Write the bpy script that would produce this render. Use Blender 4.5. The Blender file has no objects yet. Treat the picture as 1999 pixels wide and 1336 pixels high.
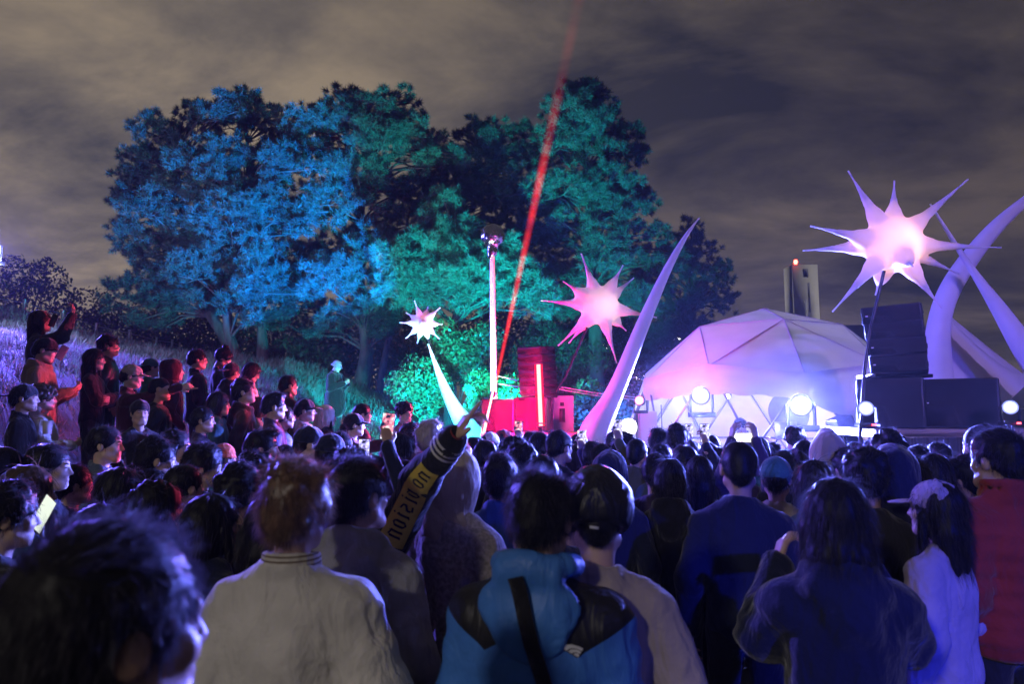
import bpy, math, random
import numpy as np
from mathutils import Vector, Matrix

SC = bpy.context.scene
COL = SC.collection
R = math.radians

# ------------------------------------------------------------------ camera
F, CX, CY = 1332.7, 999.5, 668.0
CAMZ, PITCH = 1.87, R(5.66)
cam = bpy.data.cameras.new('camera')
cam.sensor_width = 36.0
cam.lens = 24.0
cam.clip_start = 0.05
cam.clip_end = 6000
cam.dof.use_dof = True
cam.dof.focus_distance = 8.5
cam.dof.aperture_fstop = 3.4
camo = bpy.data.objects.new('camera', cam)
COL.objects.link(camo)
camo.location = (0, 0, CAMZ)
camo.rotation_euler = (R(90) + PITCH, 0, 0)
SC.camera = camo

# ------------------------------------------------------------------ render look
SC.view_settings.view_transform = 'Standard'
SC.view_settings.look = 'None'
SC.view_settings.gamma = 1.0
SC.view_settings.exposure = 0.0
SC.view_settings.use_curve_mapping = False
SC.render.engine = 'CYCLES'
SC.cycles.use_denoising = True
SC.cycles.max_bounces = 5
SC.cycles.diffuse_bounces = 2
SC.cycles.glossy_bounces = 2
SC.cycles.transmission_bounces = 3
SC.cycles.transparent_max_bounces = 8
SC.cycles.volume_bounces = 0
SC.cycles.sample_clamp_indirect = 4.0
SC.cycles.use_light_tree = True
SC.cycles.caustics_reflective = False
SC.cycles.caustics_refractive = False

# ------------------------------------------------------------------ world: night sky, cloud lit by a city
W = bpy.data.worlds.new('World')
SC.world = W
W.use_nodes = True
nt = W.node_tree
nt.nodes.clear()
N = nt.nodes.new
L = nt.links.new


def vmath(op, a=None, b=None):
    n = N('ShaderNodeVectorMath'); n.operation = op
    for i, v in enumerate((a, b)):
        if v is None:
            continue
        if isinstance(v, (tuple, list)):
            n.inputs[i].default_value = v
        else:
            L(v, n.inputs[i])
    return n


def fmath(op, a=None, b=None, clamp=False):
    n = N('ShaderNodeMath'); n.operation = op; n.use_clamp = clamp
    for i, v in enumerate((a, b)):
        if v is None:
            continue
        if isinstance(v, (int, float)):
            n.inputs[i].default_value = v
        else:
            L(v, n.inputs[i])
    return n.outputs[0]


tc = N('ShaderNodeTexCoord')
dirn = vmath('NORMALIZE', tc.outputs['Generated'])
sep = N('ShaderNodeSeparateXYZ'); L(dirn.outputs[0], sep.inputs[0])
den = fmath('ADD', fmath('MAXIMUM', sep.outputs[2], 0.0), 0.22)
comb = N('ShaderNodeCombineXYZ')
L(fmath('DIVIDE', sep.outputs[0], den), comb.inputs[0])
L(fmath('DIVIDE', sep.outputs[1], den), comb.inputs[1])
mp = N('ShaderNodeMapping')
mp.inputs['Rotation'].default_value = (0, 0, R(24))
mp.inputs['Scale'].default_value = (0.9, 1.25, 1)
mp.inputs['Location'].default_value = (2.1, 0.6, 0)
L(comb.outputs[0], mp.inputs[0])
ns = N('ShaderNodeTexNoise'); ns.inputs['Scale'].default_value = 1.5
ns.inputs['Detail'].default_value = 7; ns.inputs['Roughness'].default_value = 0.6
ns.inputs['Distortion'].default_value = 0.35
L(mp.outputs[0], ns.inputs['Vector'])
cr = N('ShaderNodeValToRGB')
cr.color_ramp.elements[0].position = 0.36
cr.color_ramp.elements[0].color = (0.034, 0.033, 0.038, 1)
cr.color_ramp.elements[1].position = 0.64
cr.color_ramp.elements[1].color = (0.172, 0.137, 0.094, 1)
e = cr.color_ramp.elements.new(0.5); e.color = (0.092, 0.078, 0.064, 1)
L(ns.outputs['Fac'], cr.inputs[0])
# city glow under the cloud deck: strongest low over the hill
gl = vmath('DOT_PRODUCT', dirn.outputs[0], tuple(Vector((-0.45, 0.87, 0.22)).normalized()))
g1 = fmath('POWER', fmath('MAXIMUM', gl.outputs['Value'], 0.0), 5.0)
gain = fmath('ADD', fmath('MULTIPLY', g1, 0.92), 0.36)
mulc = N('ShaderNodeMix'); mulc.data_type = 'RGBA'; mulc.blend_type = 'MULTIPLY'
mulc.inputs['Factor'].default_value = 1.0
L(cr.outputs[0], mulc.inputs['A'])
cg = N('ShaderNodeCombineColor')
L(gain, cg.inputs[0]); L(gain, cg.inputs[1])
L(fmath('ADD', fmath('MULTIPLY', gain, 0.94), 0.08), cg.inputs[2])
L(cg.outputs[0], mulc.inputs['B'])
sky = N('ShaderNodeTexSky'); sky.sky_type = 'NISHITA'; sky.sun_disc = False
sky.sun_elevation = R(-9); sky.sun_rotation = R(120)
addc = N('ShaderNodeMix'); addc.data_type = 'RGBA'; addc.blend_type = 'ADD'
addc.inputs['Factor'].default_value = 0.05
L(mulc.outputs['Result'], addc.inputs['A']); L(sky.outputs[0], addc.inputs['B'])
bg = N('ShaderNodeBackground'); bg.inputs['Strength'].default_value = 1.38
L(addc.outputs['Result'], bg.inputs['Color'])
wo = N('ShaderNodeOutputWorld'); L(bg.outputs[0], wo.inputs['Surface'])

# ------------------------------------------------------------------ helpers
rng = np.random.default_rng(7)
random.seed(7)
_c, _s = math.cos(PITCH), math.sin(PITCH)


def at(px, py, Y):
    """world point seen at photo pixel (px, py) whose distance along +Y is Y metres"""
    u, v = (px - CX) / F, (CY - py) / F
    t = Y / (_c - v * _s)
    return Vector((u * t, Y, CAMZ + (_s + v * _c) * t))


RAYS = [  # bearing (pixel column), then ground height along it
    (0, [0, 5, 6, 7, 8, 10, 12, 15, 18, 22, 26, 32, 60], [0, .05, .4, .85, 1.3, 2.0, 2.6, 3.45, 4.2, 5.08, 5.3, 5.4, 5.4]),
    (115, [0, 5, 6, 7, 8, 10, 12, 15, 18, 22, 24, 28, 34, 60], [0, .05, .35, .8, 1.2, 1.85, 2.4, 3.1, 3.75, 4.45, 4.72, 5.0, 5.1, 5.1]),
    (182, [0, 5, 6, 7, 8, 10, 12, 15, 18, 22, 27, 32, 60], [0, .04, .28, .7, 1.05, 1.65, 2.2, 2.85, 3.4, 4.05, 4.7, 4.9, 5.0]),
    (248, [0, 5, 6, 7, 8, 10, 12, 15, 18, 22, 26, 31, 60], [0, .03, .22, .6, .92, 1.48, 2.0, 2.65, 3.2, 3.85, 4.3, 4.76, 5.0]),
    (348, [0, 5, 6, 7, 8, 10, 12, 15, 18, 22, 26, 32, 40, 60], [0, .02, .15, .45, .75, 1.25, 1.75, 2.4, 2.95, 3.5, 3.95, 4.45, 5.1, 5.2]),
    (565, [0, 5, 6, 7, 8, 10, 12, 15, 18, 22, 26, 32, 60], [0, 0, .08, .22, .45, .85, 1.25, 1.9, 2.55, 3.3, 3.5, 3.5, 3.4]),
    (650, [0, 5, 6, 7, 8, 10, 12, 15, 18, 22, 26, 60], [0, 0, .05, .15, .3, .6, .85, 1.25, 1.9, 2.8, 3.0, 3.0]),
    (800, [0, 6, 7, 8, 10, 12, 15, 17, 20, 26, 60], [0, 0, .08, .18, .4, .65, 1.15, 1.5, 1.6, 1.7, 1.9]),
    (900, [0, 8, 10, 12, 15, 20, 26, 60], [0, 0, .12, .28, .55, .95, 1.2, 1.4]),
    (1150, [0, 12, 15, 20, 26, 60], [0, 0, .08, .7, 1.2, 1.3]),
    (1450, [0, 20, 60], [0, 0, .1]),
]
_RU = np.array([(r[0] - CX) / F for r in RAYS])


def ground_np(x, y):
    d = np.clip(y, 0.01, 60)
    u = np.clip(x / d, -0.75, 0.34)
    tab = np.stack([np.interp(d, r[1], r[2]) for r in RAYS])
    k = np.clip(np.searchsorted(_RU, u) - 1, 0, len(RAYS) - 2)
    t = np.clip((u - _RU[k]) / (_RU[k + 1] - _RU[k]), 0, 1)
    i = np.arange(len(k))
    return tab[k, i] * (1 - t) + tab[k + 1, i] * t


def ground(x, y):
    return float(ground_np(np.array([x], float), np.array([y], float))[0])


def mesh_np(name, V, tris=None, quads=None, smooth=False):
    V = np.asarray(V, np.float32)
    me = bpy.data.meshes.new(name)
    nt_ = 0 if tris is None else len(tris)
    nq = 0 if quads is None else len(quads)
    parts = []
    if nt_: parts.append(np.asarray(tris, np.int32).ravel())
    if nq: parts.append(np.asarray(quads, np.int32).ravel())
    loops = np.concatenate(parts)
    start = np.concatenate([np.arange(nt_) * 3, nt_ * 3 + np.arange(nq) * 4]).astype(np.int32)
    me.vertices.add(len(V)); me.vertices.foreach_set('co', V.ravel())
    me.loops.add(len(loops)); me.loops.foreach_set('vertex_index', loops)
    me.polygons.add(nt_ + nq); me.polygons.foreach_set('loop_start', start)
    if smooth:
        me.polygons.foreach_set('use_smooth', np.ones(nt_ + nq, bool))
    me.update(calc_edges=True)
    return me


class MB:
    """collects shapes, then becomes one mesh object"""
    def __init__(s):
        s.V, s.T, s.Q, s.n = [], [], [], 0

    def add(s, V, tris=None, quads=None):
        V = np.asarray(V, float)
        if tris is not None and len(tris): s.T.append(np.asarray(tris, int) + s.n)
        if quads is not None and len(quads): s.Q.append(np.asarray(quads, int) + s.n)
        s.V.append(V); s.n += len(V)
        return s

    def box(s, c, size, rot=None, bevel=0.0):
        hx, hy, hz = [v / 2 for v in size]
        if bevel <= 0:
            P = np.array([[x, y, z] for x in (-hx, hx) for y in (-hy, hy) for z in (-hz, hz)])
            Qd = [[0, 1, 3, 2], [4, 6, 7, 5], [0, 4, 5, 1], [2, 3, 7, 6], [0, 2, 6, 4], [1, 5, 7, 3]]
            T = None
        else:
            b = min(bevel, hx * .9, hy * .9, hz * .9)
            P, idx = [], {}
            for sx in (-1, 1):
                for sy in (-1, 1):
                    for sz in (-1, 1):
                        for a in range(3):
                            h = [hx - b, hy - b, hz - b]
                            h[a] += b
                            idx[(sx, sy, sz, a)] = len(P)
                            P.append([sx * h[0], sy * h[1], sz * h[2]])
            P = np.array(P)
            Qd, T = [], []
            S = (-1, 1)
            for a in range(3):
                o = [i for i in range(3) if i != a]
                for sa in S:
                    q = []
                    for s1, s2 in ((-1, -1), (1, -1), (1, 1), (-1, 1)):
                        k = [0, 0, 0]; k[a] = sa; k[o[0]] = s1; k[o[1]] = s2
                        q.append(idx[(*k, a)])
                    Qd.append(q if (sa > 0) ^ (a == 1) else q[::-1])
            for a in range(3):
                o = [i for i in range(3) if i != a]
                for s1 in S:
                    for s2 in S:
                        k0 = [0, 0, 0]; k1 = [0, 0, 0]
                        k0[o[0]] = k1[o[0]] = s1; k0[o[1]] = k1[o[1]] = s2
                        k0[a] = -1; k1[a] = 1
                        q = [idx[(*k0, o[0])], idx[(*k1, o[0])], idx[(*k1, o[1])], idx[(*k0, o[1])]]
                        Qd.append(q)
            for sx in S:
                for sy in S:
                    for sz in S:
                        T.append([idx[(sx, sy, sz, a)] for a in range(3)])
        if rot is not None:
            P = P @ np.array(rot.to_3x3()).T
        return s.add(P + np.array(c), T, Qd)

    def tube(s, pts, rad, n=8, caps=True, flat=1.0):
        pts = np.array([list(p) for p in pts], float)
        rad = np.full(len(pts), rad, float) if np.isscalar(rad) else np.asarray(rad, float)
        tang = np.gradient(pts, axis=0)
        tang /= np.linalg.norm(tang, axis=1)[:, None] + 1e-9
        ref = np.array([0, 0, 1.0]) if abs(tang[0][2]) < 0.9 else np.array([0, 1.0, 0])
        rings = []
        a = np.arange(n) * 2 * np.pi / n
        u = np.cross(ref, tang[0]); u /= np.linalg.norm(u)
        for p, t, r in zip(pts, tang, rad):
            u = u - t * (u @ t); u /= np.linalg.norm(u) + 1e-9
            w = np.cross(t, u)
            rings.append(p + r * (np.cos(a)[:, None] * u + flat * np.sin(a)[:, None] * w))
        V = np.concatenate(rings)
        m = len(pts)
        i = np.arange(m - 1)[:, None] * n
        j = np.arange(n)[None, :]
        j2 = (j + 1) % n
        Qd = np.stack([i + j, i + j2, i + n + j2, i + n + j], -1).reshape(-1, 4)
        T = []
        if caps:      # own rings, so the flat ends do not bend the side normals
            V = np.concatenate([V, rings[0], rings[-1], pts[:1], pts[-1:]])
            o0, o1 = m * n, m * n + n
            c0, c1 = m * n + 2 * n, m * n + 2 * n + 1
            for k in range(n):
                T.append([c0, o0 + (k + 1) % n, o0 + k]); T.append([c1, o1 + k, o1 + (k + 1) % n])
        return s.add(V, T, Qd)

    def lathe(s, c, prof, n=20, rot=None):
        """prof: list of (radius, z) about local z"""
        a = np.arange(n) * 2 * np.pi / n
        V = np.concatenate([np.stack([r * np.cos(a), r * np.sin(a), np.full(n, z)], -1) for r, z in prof])
        m = len(prof)
        i = np.arange(m - 1)[:, None] * n
        j = np.arange(n)[None, :]; j2 = (j + 1) % n
        Qd = np.stack([i + j, i + j2, i + n + j2, i + n + j], -1).reshape(-1, 4)
        if rot is not None:
            V = V @ np.array(rot.to_3x3()).T
        return s.add(V + np.array(c), None, Qd)

    def build(s, name, mat, parent=None, smooth=False):
        me = mesh_np(name, np.concatenate(s.V), np.concatenate(s.T) if s.T else None,
                     np.concatenate(s.Q) if s.Q else None, smooth)
        me.materials.append(mat)
        return link(name, me, parent)


def link(name, data, parent=None):
    o = bpy.data.objects.new(name, data)
    COL.objects.link(o)
    if parent is not None:
        o.parent = parent
    return o


def tag(o, label=None, cat=None, group=None, kind=None):
    if label: o['label'] = label
    if cat: o['category'] = cat
    if group: o['group'] = group
    if kind: o['kind'] = kind
    return o


def thing(name, label, cat, loc=(0, 0, 0), rotz=0.0, group=None):
    o = link(name, None)
    o.location = loc
    o.rotation_euler = (0, 0, rotz)
    return tag(o, label, cat, group)


# ------------------------------------------------------------------ materials
def mat(name, col, rough=0.7, metal=0.0, var=0.12, scale=6.0, bump=0.0, bscale=40.0, transl=0.0,
        emit=None, estr=0.0, sheen=0.0, spec=0.5, fold=0.0, col2=None, stretch=None):
    m = bpy.data.materials.new(name)
    m.use_nodes = True
    t = m.node_tree
    b = t.nodes['Principled BSDF']
    out = t.nodes['Material Output']
    b.inputs['Roughness'].default_value = rough
    b.inputs['Metallic'].default_value = metal
    b.inputs['Specular IOR Level'].default_value = spec
    if sheen: b.inputs['Sheen Weight'].default_value = sheen
    co = t.nodes.new('ShaderNodeTexCoord')
    src = co.outputs['Object']
    if stretch:
        mpn = t.nodes.new('ShaderNodeMapping'); mpn.inputs['Scale'].default_value = stretch
        t.links.new(src, mpn.inputs[0]); src = mpn.outputs[0]
    nz_ = t.nodes.new('ShaderNodeTexNoise')
    nz_.inputs['Scale'].default_value = scale; nz_.inputs['Detail'].default_value = 5
    t.links.new(src, nz_.inputs['Vector'])
    rp = t.nodes.new('ShaderNodeValToRGB')
    c2 = col2 if col2 else tuple(c * (1 - var) for c in col)
    c1 = col if col2 else tuple(min(1, c * (1 + var)) for c in col)
    rp.color_ramp.elements[0].position = 0.35; rp.color_ramp.elements[1].position = 0.65
    rp.color_ramp.elements[0].color = (*c2, 1); rp.color_ramp.elements[1].color = (*c1, 1)
    t.links.new(nz_.outputs['Fac'], rp.inputs[0])
    t.links.new(rp.outputs[0], b.inputs['Base Color'])
    if bump:
        n2 = t.nodes.new('ShaderNodeTexNoise'); n2.inputs['Scale'].default_value = bscale
        n2.inputs['Detail'].default_value = 4
        t.links.new(src, n2.inputs['Vector'])
        bp = t.nodes.new('ShaderNodeBump'); bp.inputs['Strength'].default_value = bump
        bp.inputs['Distance'].default_value = 0.02
        t.links.new(n2.outputs['Fac'], bp.inputs['Height'])
        t.links.new(bp.outputs[0], b.inputs['Normal'])
    if fold:
        n3 = t.nodes.new('ShaderNodeTexNoise'); n3.inputs['Scale'].default_value = 6.5
        n3.inputs['Detail'].default_value = 3; n3.inputs['Distortion'].default_value = 1.6; n3.inputs['Roughness'].default_value = .45
        m3 = t.nodes.new('ShaderNodeMapping'); m3.inputs['Scale'].default_value = (1.3, 1.3, .6)
        t.links.new(co.outputs['Object'], m3.inputs[0]); t.links.new(m3.outputs[0], n3.inputs['Vector'])
        b3 = t.nodes.new('ShaderNodeBump'); b3.inputs['Strength'].default_value = fold; b3.inputs['Distance'].default_value = .06
        t.links.new(n3.outputs['Fac'], b3.inputs['Height'])
        if bump: t.links.new(bp.outputs[0], b3.inputs['Normal'])
        t.links.new(b3.outputs[0], b.inputs['Normal'])
    if emit:
        b.inputs['Emission Color'].default_value = (*emit, 1)
        b.inputs['Emission Strength'].default_value = estr
    if transl:
        tr = t.nodes.new('ShaderNodeBsdfTranslucent')
        t.links.new(rp.outputs[0], tr.inputs['Color'])
        mx = t.nodes.new('ShaderNodeMixShader'); mx.inputs[0].default_value = transl
        t.links.new(b.outputs[0], mx.inputs[1]); t.links.new(tr.outputs[0], mx.inputs[2])
        t.links.new(mx.outputs[0], out.inputs['Surface'])
    return m


M = {}
M['soil'] = mat('meadow_soil', (0.10, 0.085, 0.05), 0.95, var=0.35, scale=1.2, bump=0.6, bscale=9, col2=(0.05, 0.06, 0.025))
M['grass'] = mat('grass_blades', (0.22, 0.21, 0.15), 0.7, scale=0.7, transl=0.3, col2=(0.12, 0.13, 0.085))
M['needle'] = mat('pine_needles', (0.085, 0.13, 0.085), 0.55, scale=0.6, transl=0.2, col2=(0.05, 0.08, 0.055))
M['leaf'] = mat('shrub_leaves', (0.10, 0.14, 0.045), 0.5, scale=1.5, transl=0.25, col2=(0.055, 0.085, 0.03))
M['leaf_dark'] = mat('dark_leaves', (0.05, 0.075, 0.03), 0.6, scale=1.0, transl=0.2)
M['bark'] = mat('pine_bark', (0.085, 0.062, 0.045), 0.95, var=0.4, scale=5, bump=0.9, bscale=14, stretch=(1, 1, 0.3))
M['black'] = mat('black_paint', (0.011, 0.011, 0.012), 0.5, bump=0.15, bscale=220)
M['blackmetal'] = mat('black_metal', (0.03, 0.03, 0.032), 0.35, metal=0.6)
M['grille'] = mat('speaker_grille', (0.009, 0.009, 0.010), 0.6, bump=0.7, bscale=420)
M['steel'] = mat('galvanised_steel', (0.42, 0.43, 0.45), 0.4, metal=0.85)
M['whitepaint'] = mat('white_paint', (0.78, 0.78, 0.77), 0.55, var=0.04)
M['nylon'] = mat('white_nylon', (0.80, 0.79, 0.80), 0.65, var=0.05, scale=2.0, transl=0.30, bump=0.12, bscale=5)
M['canvas'] = mat('dome_canvas', (0.72, 0.71, 0.73), 0.75, var=0.05, scale=1.5, transl=0.16, bump=0.35, bscale=3.5, stretch=(1, 1, 2.2))
M['concrete'] = mat('pale_concrete', (0.42, 0.41, 0.38), 0.9, var=0.18, scale=0.12, bump=0.2, bscale=1)
M['darkconc'] = mat('grey_concrete', (0.20, 0.20, 0.20), 0.9, var=0.2, scale=0.2)
M['strut'] = mat('strut_tube', (0.24, 0.24, 0.27), 0.4, metal=0.5)
M['skirt'] = mat('black_cloth_skirt', (0.018, 0.018, 0.022), 0.7, sheen=0.3, bump=0.3, bscale=30)
M['rope'] = mat('pale_rope', (0.6, 0.6, 0.58), 0.8)
M['wood'] = mat('plank_edge', (0.30, 0.25, 0.2), 0.8, var=0.25, scale=8, stretch=(0.2, 4, 4))


def emis(name, col, s):
    m = bpy.data.materials.new(name); m.use_nodes = True
    t = m.node_tree; t.nodes.clear()
    em = t.nodes.new('ShaderNodeEmission'); em.inputs[0].default_value = (*col, 1); em.inputs[1].default_value = s
    o = t.nodes.new('ShaderNodeOutputMaterial'); t.links.new(em.outputs[0], o.inputs[0])
    return m


def lamp(kind, name, loc, col, power, parent=None, target=None, angle=60, blend=0.4, radius=0.06):
    l = bpy.data.lights.new(name, kind)
    l.color = col; l.energy = power; l.shadow_soft_size = radius
    if kind == 'SPOT':
        l.spot_size = R(angle); l.spot_blend = blend
    o = bpy.data.objects.new(name, l); COL.objects.link(o)
    o.location = loc
    if target is not None:
        o.rotation_euler = (Vector(target) - Vector(loc)).to_track_quat('-Z', 'Y').to_euler()
    if parent is not None:
        o.parent = parent
        o.matrix_parent_inverse = Matrix.LocRotScale(parent.location, parent.rotation_euler, None).inverted()
    return o

# ------------------------------------------------------------------ smooth implicit shapes -> continuous meshes
def wav(p, f, s=0.0):
    """cheap smooth 3-D noise in -1..1"""
    x, y, z = p[:, 0] * f + s, p[:, 1] * f + s * 1.7, p[:, 2] * f + s * 2.3
    return (np.sin(x + 1.3 * np.sin(y * .9 + z * .4)) * np.cos(y * 1.1 + 1.1 * np.sin(z * .8 + x * .3))
            + 0.5 * np.sin(2.1 * z + 1.7 * np.sin(1.3 * x)) * np.cos(1.9 * x + y)) / 1.5


class Shape:
    def __init__(s):
        s.ops = []

    def cap(s, a, b, ra, rb=None, k=0.02, sub=False):
        s.ops.append(('c', np.array(a, float), np.array(b, float), ra, ra if rb is None else rb, k, sub)); return s

    def ell(s, c, r, k=0.02, sub=False, rot=None):
        s.ops.append(('e', np.array(c, float), np.array(r, float), None if rot is None else np.array(rot), 0, k, sub)); return s

    def plane(s, n, d, k=0.01):
        """cut away everything where n.p > d"""
        s.ops.append(('p', np.array(n, float), d, 0, 0, k, True)); return s

    def dist(s, p):
        d = None
        for op in s.ops:
            if op[0] == 'c':
                ab = op[2] - op[1]
                t = np.clip(((p - op[1]) @ ab) / (ab @ ab + 1e-12), 0, 1)
                q = np.linalg.norm(p - op[1] - t[:, None] * ab, axis=1) - (op[3] + (op[4] - op[3]) * t)
            elif op[0] == 'e':
                v = p - op[1]
                if op[3] is not None: v = v @ op[3]
                k0 = np.linalg.norm(v / op[2], axis=1)
                k1 = np.linalg.norm(v / (op[2] ** 2), axis=1)
                q = k0 * (k0 - 1.0) / (k1 + 1e-9)
                q = np.where(k0 < 0.05, -op[2].min(), q)
            else:
                q = -(p @ op[1] - op[2])
            k = op[5]
            if d is None:
                d = q
            elif op[6]:
                q = -q
                h = np.clip(0.5 + 0.5 * (q - d) / k, 0, 1) if k > 0 else (q > d).astype(float)
                d = d + (q - d) * h + k * h * (1 - h)
            else:
                h = np.clip(0.5 + 0.5 * (d - q) / k, 0, 1)
                d = d + (q - d) * h - k * h * (1 - h)
        return d

    def bounds(s):
        lo, hi = [], []
        for op in s.ops:
            if op[-1]: continue
            if op[0] == 'c':
                lo += [op[1] - op[3], op[2] - op[4]]; hi += [op[1] + op[3], op[2] + op[4]]
            else:
                r = np.full(3, op[2].max()) if op[3] is not None else op[2]
                lo.append(op[1] - r); hi.append(op[1] + r)
        return np.min(lo, 0), np.max(hi, 0)


def surf(shape, res, disp=None, pad=0.03, big=4):
    """surface nets over a sparse grid; returns verts, quads"""
    lo, hi = shape.bounds()
    lo = lo - pad - res; hi = hi + pad + res
    cs = res * big
    nc = np.ceil((hi - lo) / cs).astype(int) + 1
    gx = [lo[i] + cs * np.arange(nc[i]) for i in range(3)]
    G = np.stack(np.meshgrid(*gx, indexing='ij'), -1).reshape(-1, 3)
    dc = shape.dist(G).reshape(nc)
    act = np.abs(dc) < cs * 1.9 + pad
    n = (nc - 1) * big + 1
    up = dc
    for ax in range(3):
        up = np.repeat(up, big, axis=ax)
    sl = tuple(slice(big // 2, big // 2 + n[i]) for i in range(3))
    up = up[sl].astype(np.float32).copy()
    ua = act
    for ax in range(3):
        ua = np.repeat(ua, big, axis=ax)
    ua = ua[sl]
    I = np.argwhere(ua)
    P = lo + I * res
    dv = shape.dist(P)
    if disp is not None:
        dv = dv - disp(P)
    up[ua] = dv
    return nets(up, lo, res)


def nets(v, lo, res):
    ins = v < 0
    c = [ins[a:a - 1 or None, b:b - 1 or None, d:d - 1 or None] for a in (0, 1) for b in (0, 1) for d in (0, 1)]
    cnt = sum(x.astype(np.int8) for x in c)
    cell = (cnt > 0) & (cnt < 8)
    I = np.argwhere(cell)
    idx = -np.ones(cell.shape, np.int64)
    idx[cell] = np.arange(len(I))
    acc = np.zeros((len(I), 3)); num = np.zeros(len(I))
    off = [(a, b, d) for a in (0, 1) for b in (0, 1) for d in (0, 1)]
    val = [v[I[:, 0] + o[0], I[:, 1] + o[1], I[:, 2] + o[2]] for o in off]
    for i in range(8):
        for ax in range(3):
            if off[i][ax]: continue
            j = i + (4, 2, 1)[ax]
            a, b = val[i], val[j]
            m = (a < 0) != (b < 0)
            t = np.where(m, a / np.where(m, a - b, 1), 0)
            q = np.tile(np.array(off[i], float), (len(I), 1)); q[:, ax] = t
            acc[m] += q[m]; num[m] += 1
    V = lo + (I + acc / num[:, None]) * res
    quads = []
    for ax in range(3):
        s0 = [slice(None)] * 3; s1 = [slice(None)] * 3
        s0[ax] = slice(0, -1); s1[ax] = slice(1, None)
        a, b = ins[tuple(s0)], ins[tuple(s1)]
        E = np.argwhere(a != b)
        o1, o2 = [(1, 2), (2, 0), (0, 1)][ax]
        ok = (E[:, o1] > 0) & (E[:, o2] > 0) & (E[:, o1] < idx.shape[o1]) & (E[:, o2] < idx.shape[o2]) & (E[:, ax] < idx.shape[ax])
        E = E[ok]
        q = []
        for da, db in ((1, 1), (0, 1), (0, 0), (1, 0)):
            K = E.copy(); K[:, o1] -= da; K[:, o2] -= db
            q.append(idx[K[:, 0], K[:, 1], K[:, 2]])
        q = np.stack(q, -1)
        fl = ~a[E[:, 0], E[:, 1], E[:, 2]]
        q[fl] = q[fl][:, ::-1]
        q = q[(q >= 0).all(1)]
        quads.append(q)
    return V, np.concatenate(quads)


def vnorm(V, Q):
    n = np.cross(V[Q[:, 2]] - V[Q[:, 0]], V[Q[:, 3]] - V[Q[:, 1]])
    N_ = np.zeros_like(V)
    for i in range(4):
        np.add.at(N_, Q[:, i], n)
    return N_ / (np.linalg.norm(N_, axis=1)[:, None] + 1e-9)


def strands(P, D, length, width, droop=0.35, seg=3, r=None, curl=0.0):
    """ribbons from points P along directions D; returns verts, tris"""
    r = r or rng
    n = len(P)
    L_ = (length * r.uniform(.6, 1.25, n))[:, None]
    side = np.cross(D, r.normal(size=(n, 3))); side /= np.linalg.norm(side, axis=1)[:, None] + 1e-9
    V = []
    cur = P.copy(); d = D.copy()
    for k in range(seg + 1):
        w = width * (1 - k / seg * 0.9)
        V.append(cur - side * w); V.append(cur + side * w)
        d = d + np.array([0, 0, -droop]) / seg + (curl * r.normal(size=(n, 3)) if curl else 0)
        d /= np.linalg.norm(d, axis=1)[:, None] + 1e-9
        cur = cur + d * L_ / seg
    V = np.stack(V, 1)  # n, 2*(seg+1), 3
    m = 2 * (seg + 1)
    base = (np.arange(n) * m)[:, None]
    T = []
    for k in range(seg):
        a = 2 * k
        T.append(base + np.array([a, a + 1, a + 3])); T.append(base + np.array([a, a + 3, a + 2]))
    return V.reshape(-1, 3), np.concatenate(T)

# ================================================================== SETTING
def axis(*segs):
    out = []
    for a, b, n in segs:
        out.append(np.linspace(a, b, n, endpoint=False))
    out.append(np.array([segs[-1][1]]))
    return np.concatenate(out)


gx = axis((-3000, -300, 8), (-300, -60, 14), (-60, -24, 24), (-24, 6, 110), (6, 60, 30), (60, 300, 12), (300, 3000, 8))
gy = axis((-400, -20, 8), (-20, 3, 12), (3, 26, 90), (26, 70, 50), (70, 300, 14), (300, 4000, 10))
GX, GY = np.meshgrid(gx, gy, indexing='ij')
gp = np.stack([GX.ravel(), GY.ravel(), np.zeros(GX.size)], -1)
gz = ground_np(gp[:, 0], gp[:, 1])
gz = gz + 0.03 * wav(gp, 1.7) * np.clip(gz * 3, 0, 1)
gz = gz.reshape(GX.shape)
for _ in range(2):   # soften creases between bearings
    gz[1:-1, 1:-1] = 0.5 * gz[1:-1, 1:-1] + 0.125 * (gz[2:, 1:-1] + gz[:-2, 1:-1] + gz[1:-1, 2:] + gz[1:-1, :-2])
gp[:, 2] = gz.ravel()
ni, nj = GX.shape
ii, jj = np.meshgrid(np.arange(ni - 1), np.arange(nj - 1), indexing='ij')
gq = np.stack([ii * nj + jj, (ii + 1) * nj + jj, (ii + 1) * nj + jj + 1, ii * nj + jj + 1], -1).reshape(-1, 4)
gme = mesh_np('ground', gp, None, gq, True)
gme.materials.append(M['soil'])
tag(link('ground', gme), kind='structure')


def grass_patch(name, n, u0, u1, d0, d1, h, label, zmin=-1):
    d = np.sqrt(rng.uniform(d0 ** 2, d1 ** 2, n) * .35 + .65 * rng.uniform(d0, d1, n) ** 2)
    u = rng.uniform(u0, u1, n)
    x, y = u * d, d
    z = ground_np(x, y)
    P = np.stack([x, y, z - 0.03], -1)
    tuft = wav(P, 3.1) * .5 + .55 + .5 * wav(P, .8, 3.0)
    keep = (z > zmin) & (rng.uniform(size=n) < np.clip(tuft + .25, .08, 1))
    P = P[keep]; n = len(P)
    D = rng.normal(size=(n, 3)) * .28 + np.array([0.05, 0, 1]); D /= np.linalg.norm(D, axis=1)[:, None]
    ht = h * np.clip(0.55 + .55 * wav(P, 1.1) + .45 * wav(P, 3.7, 1.0) + .25, .25, 1.7)
    d = P[:, 1]
    V, T = strands(P, D, ht, np.maximum(.006, .0010 * d)[:, None], droop=.35, seg=2)
    me = mesh_np(name, V, T, None)
    me.materials.append(M['grass'])
    return tag(link(name, me), label, 'grass', kind='stuff')


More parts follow.
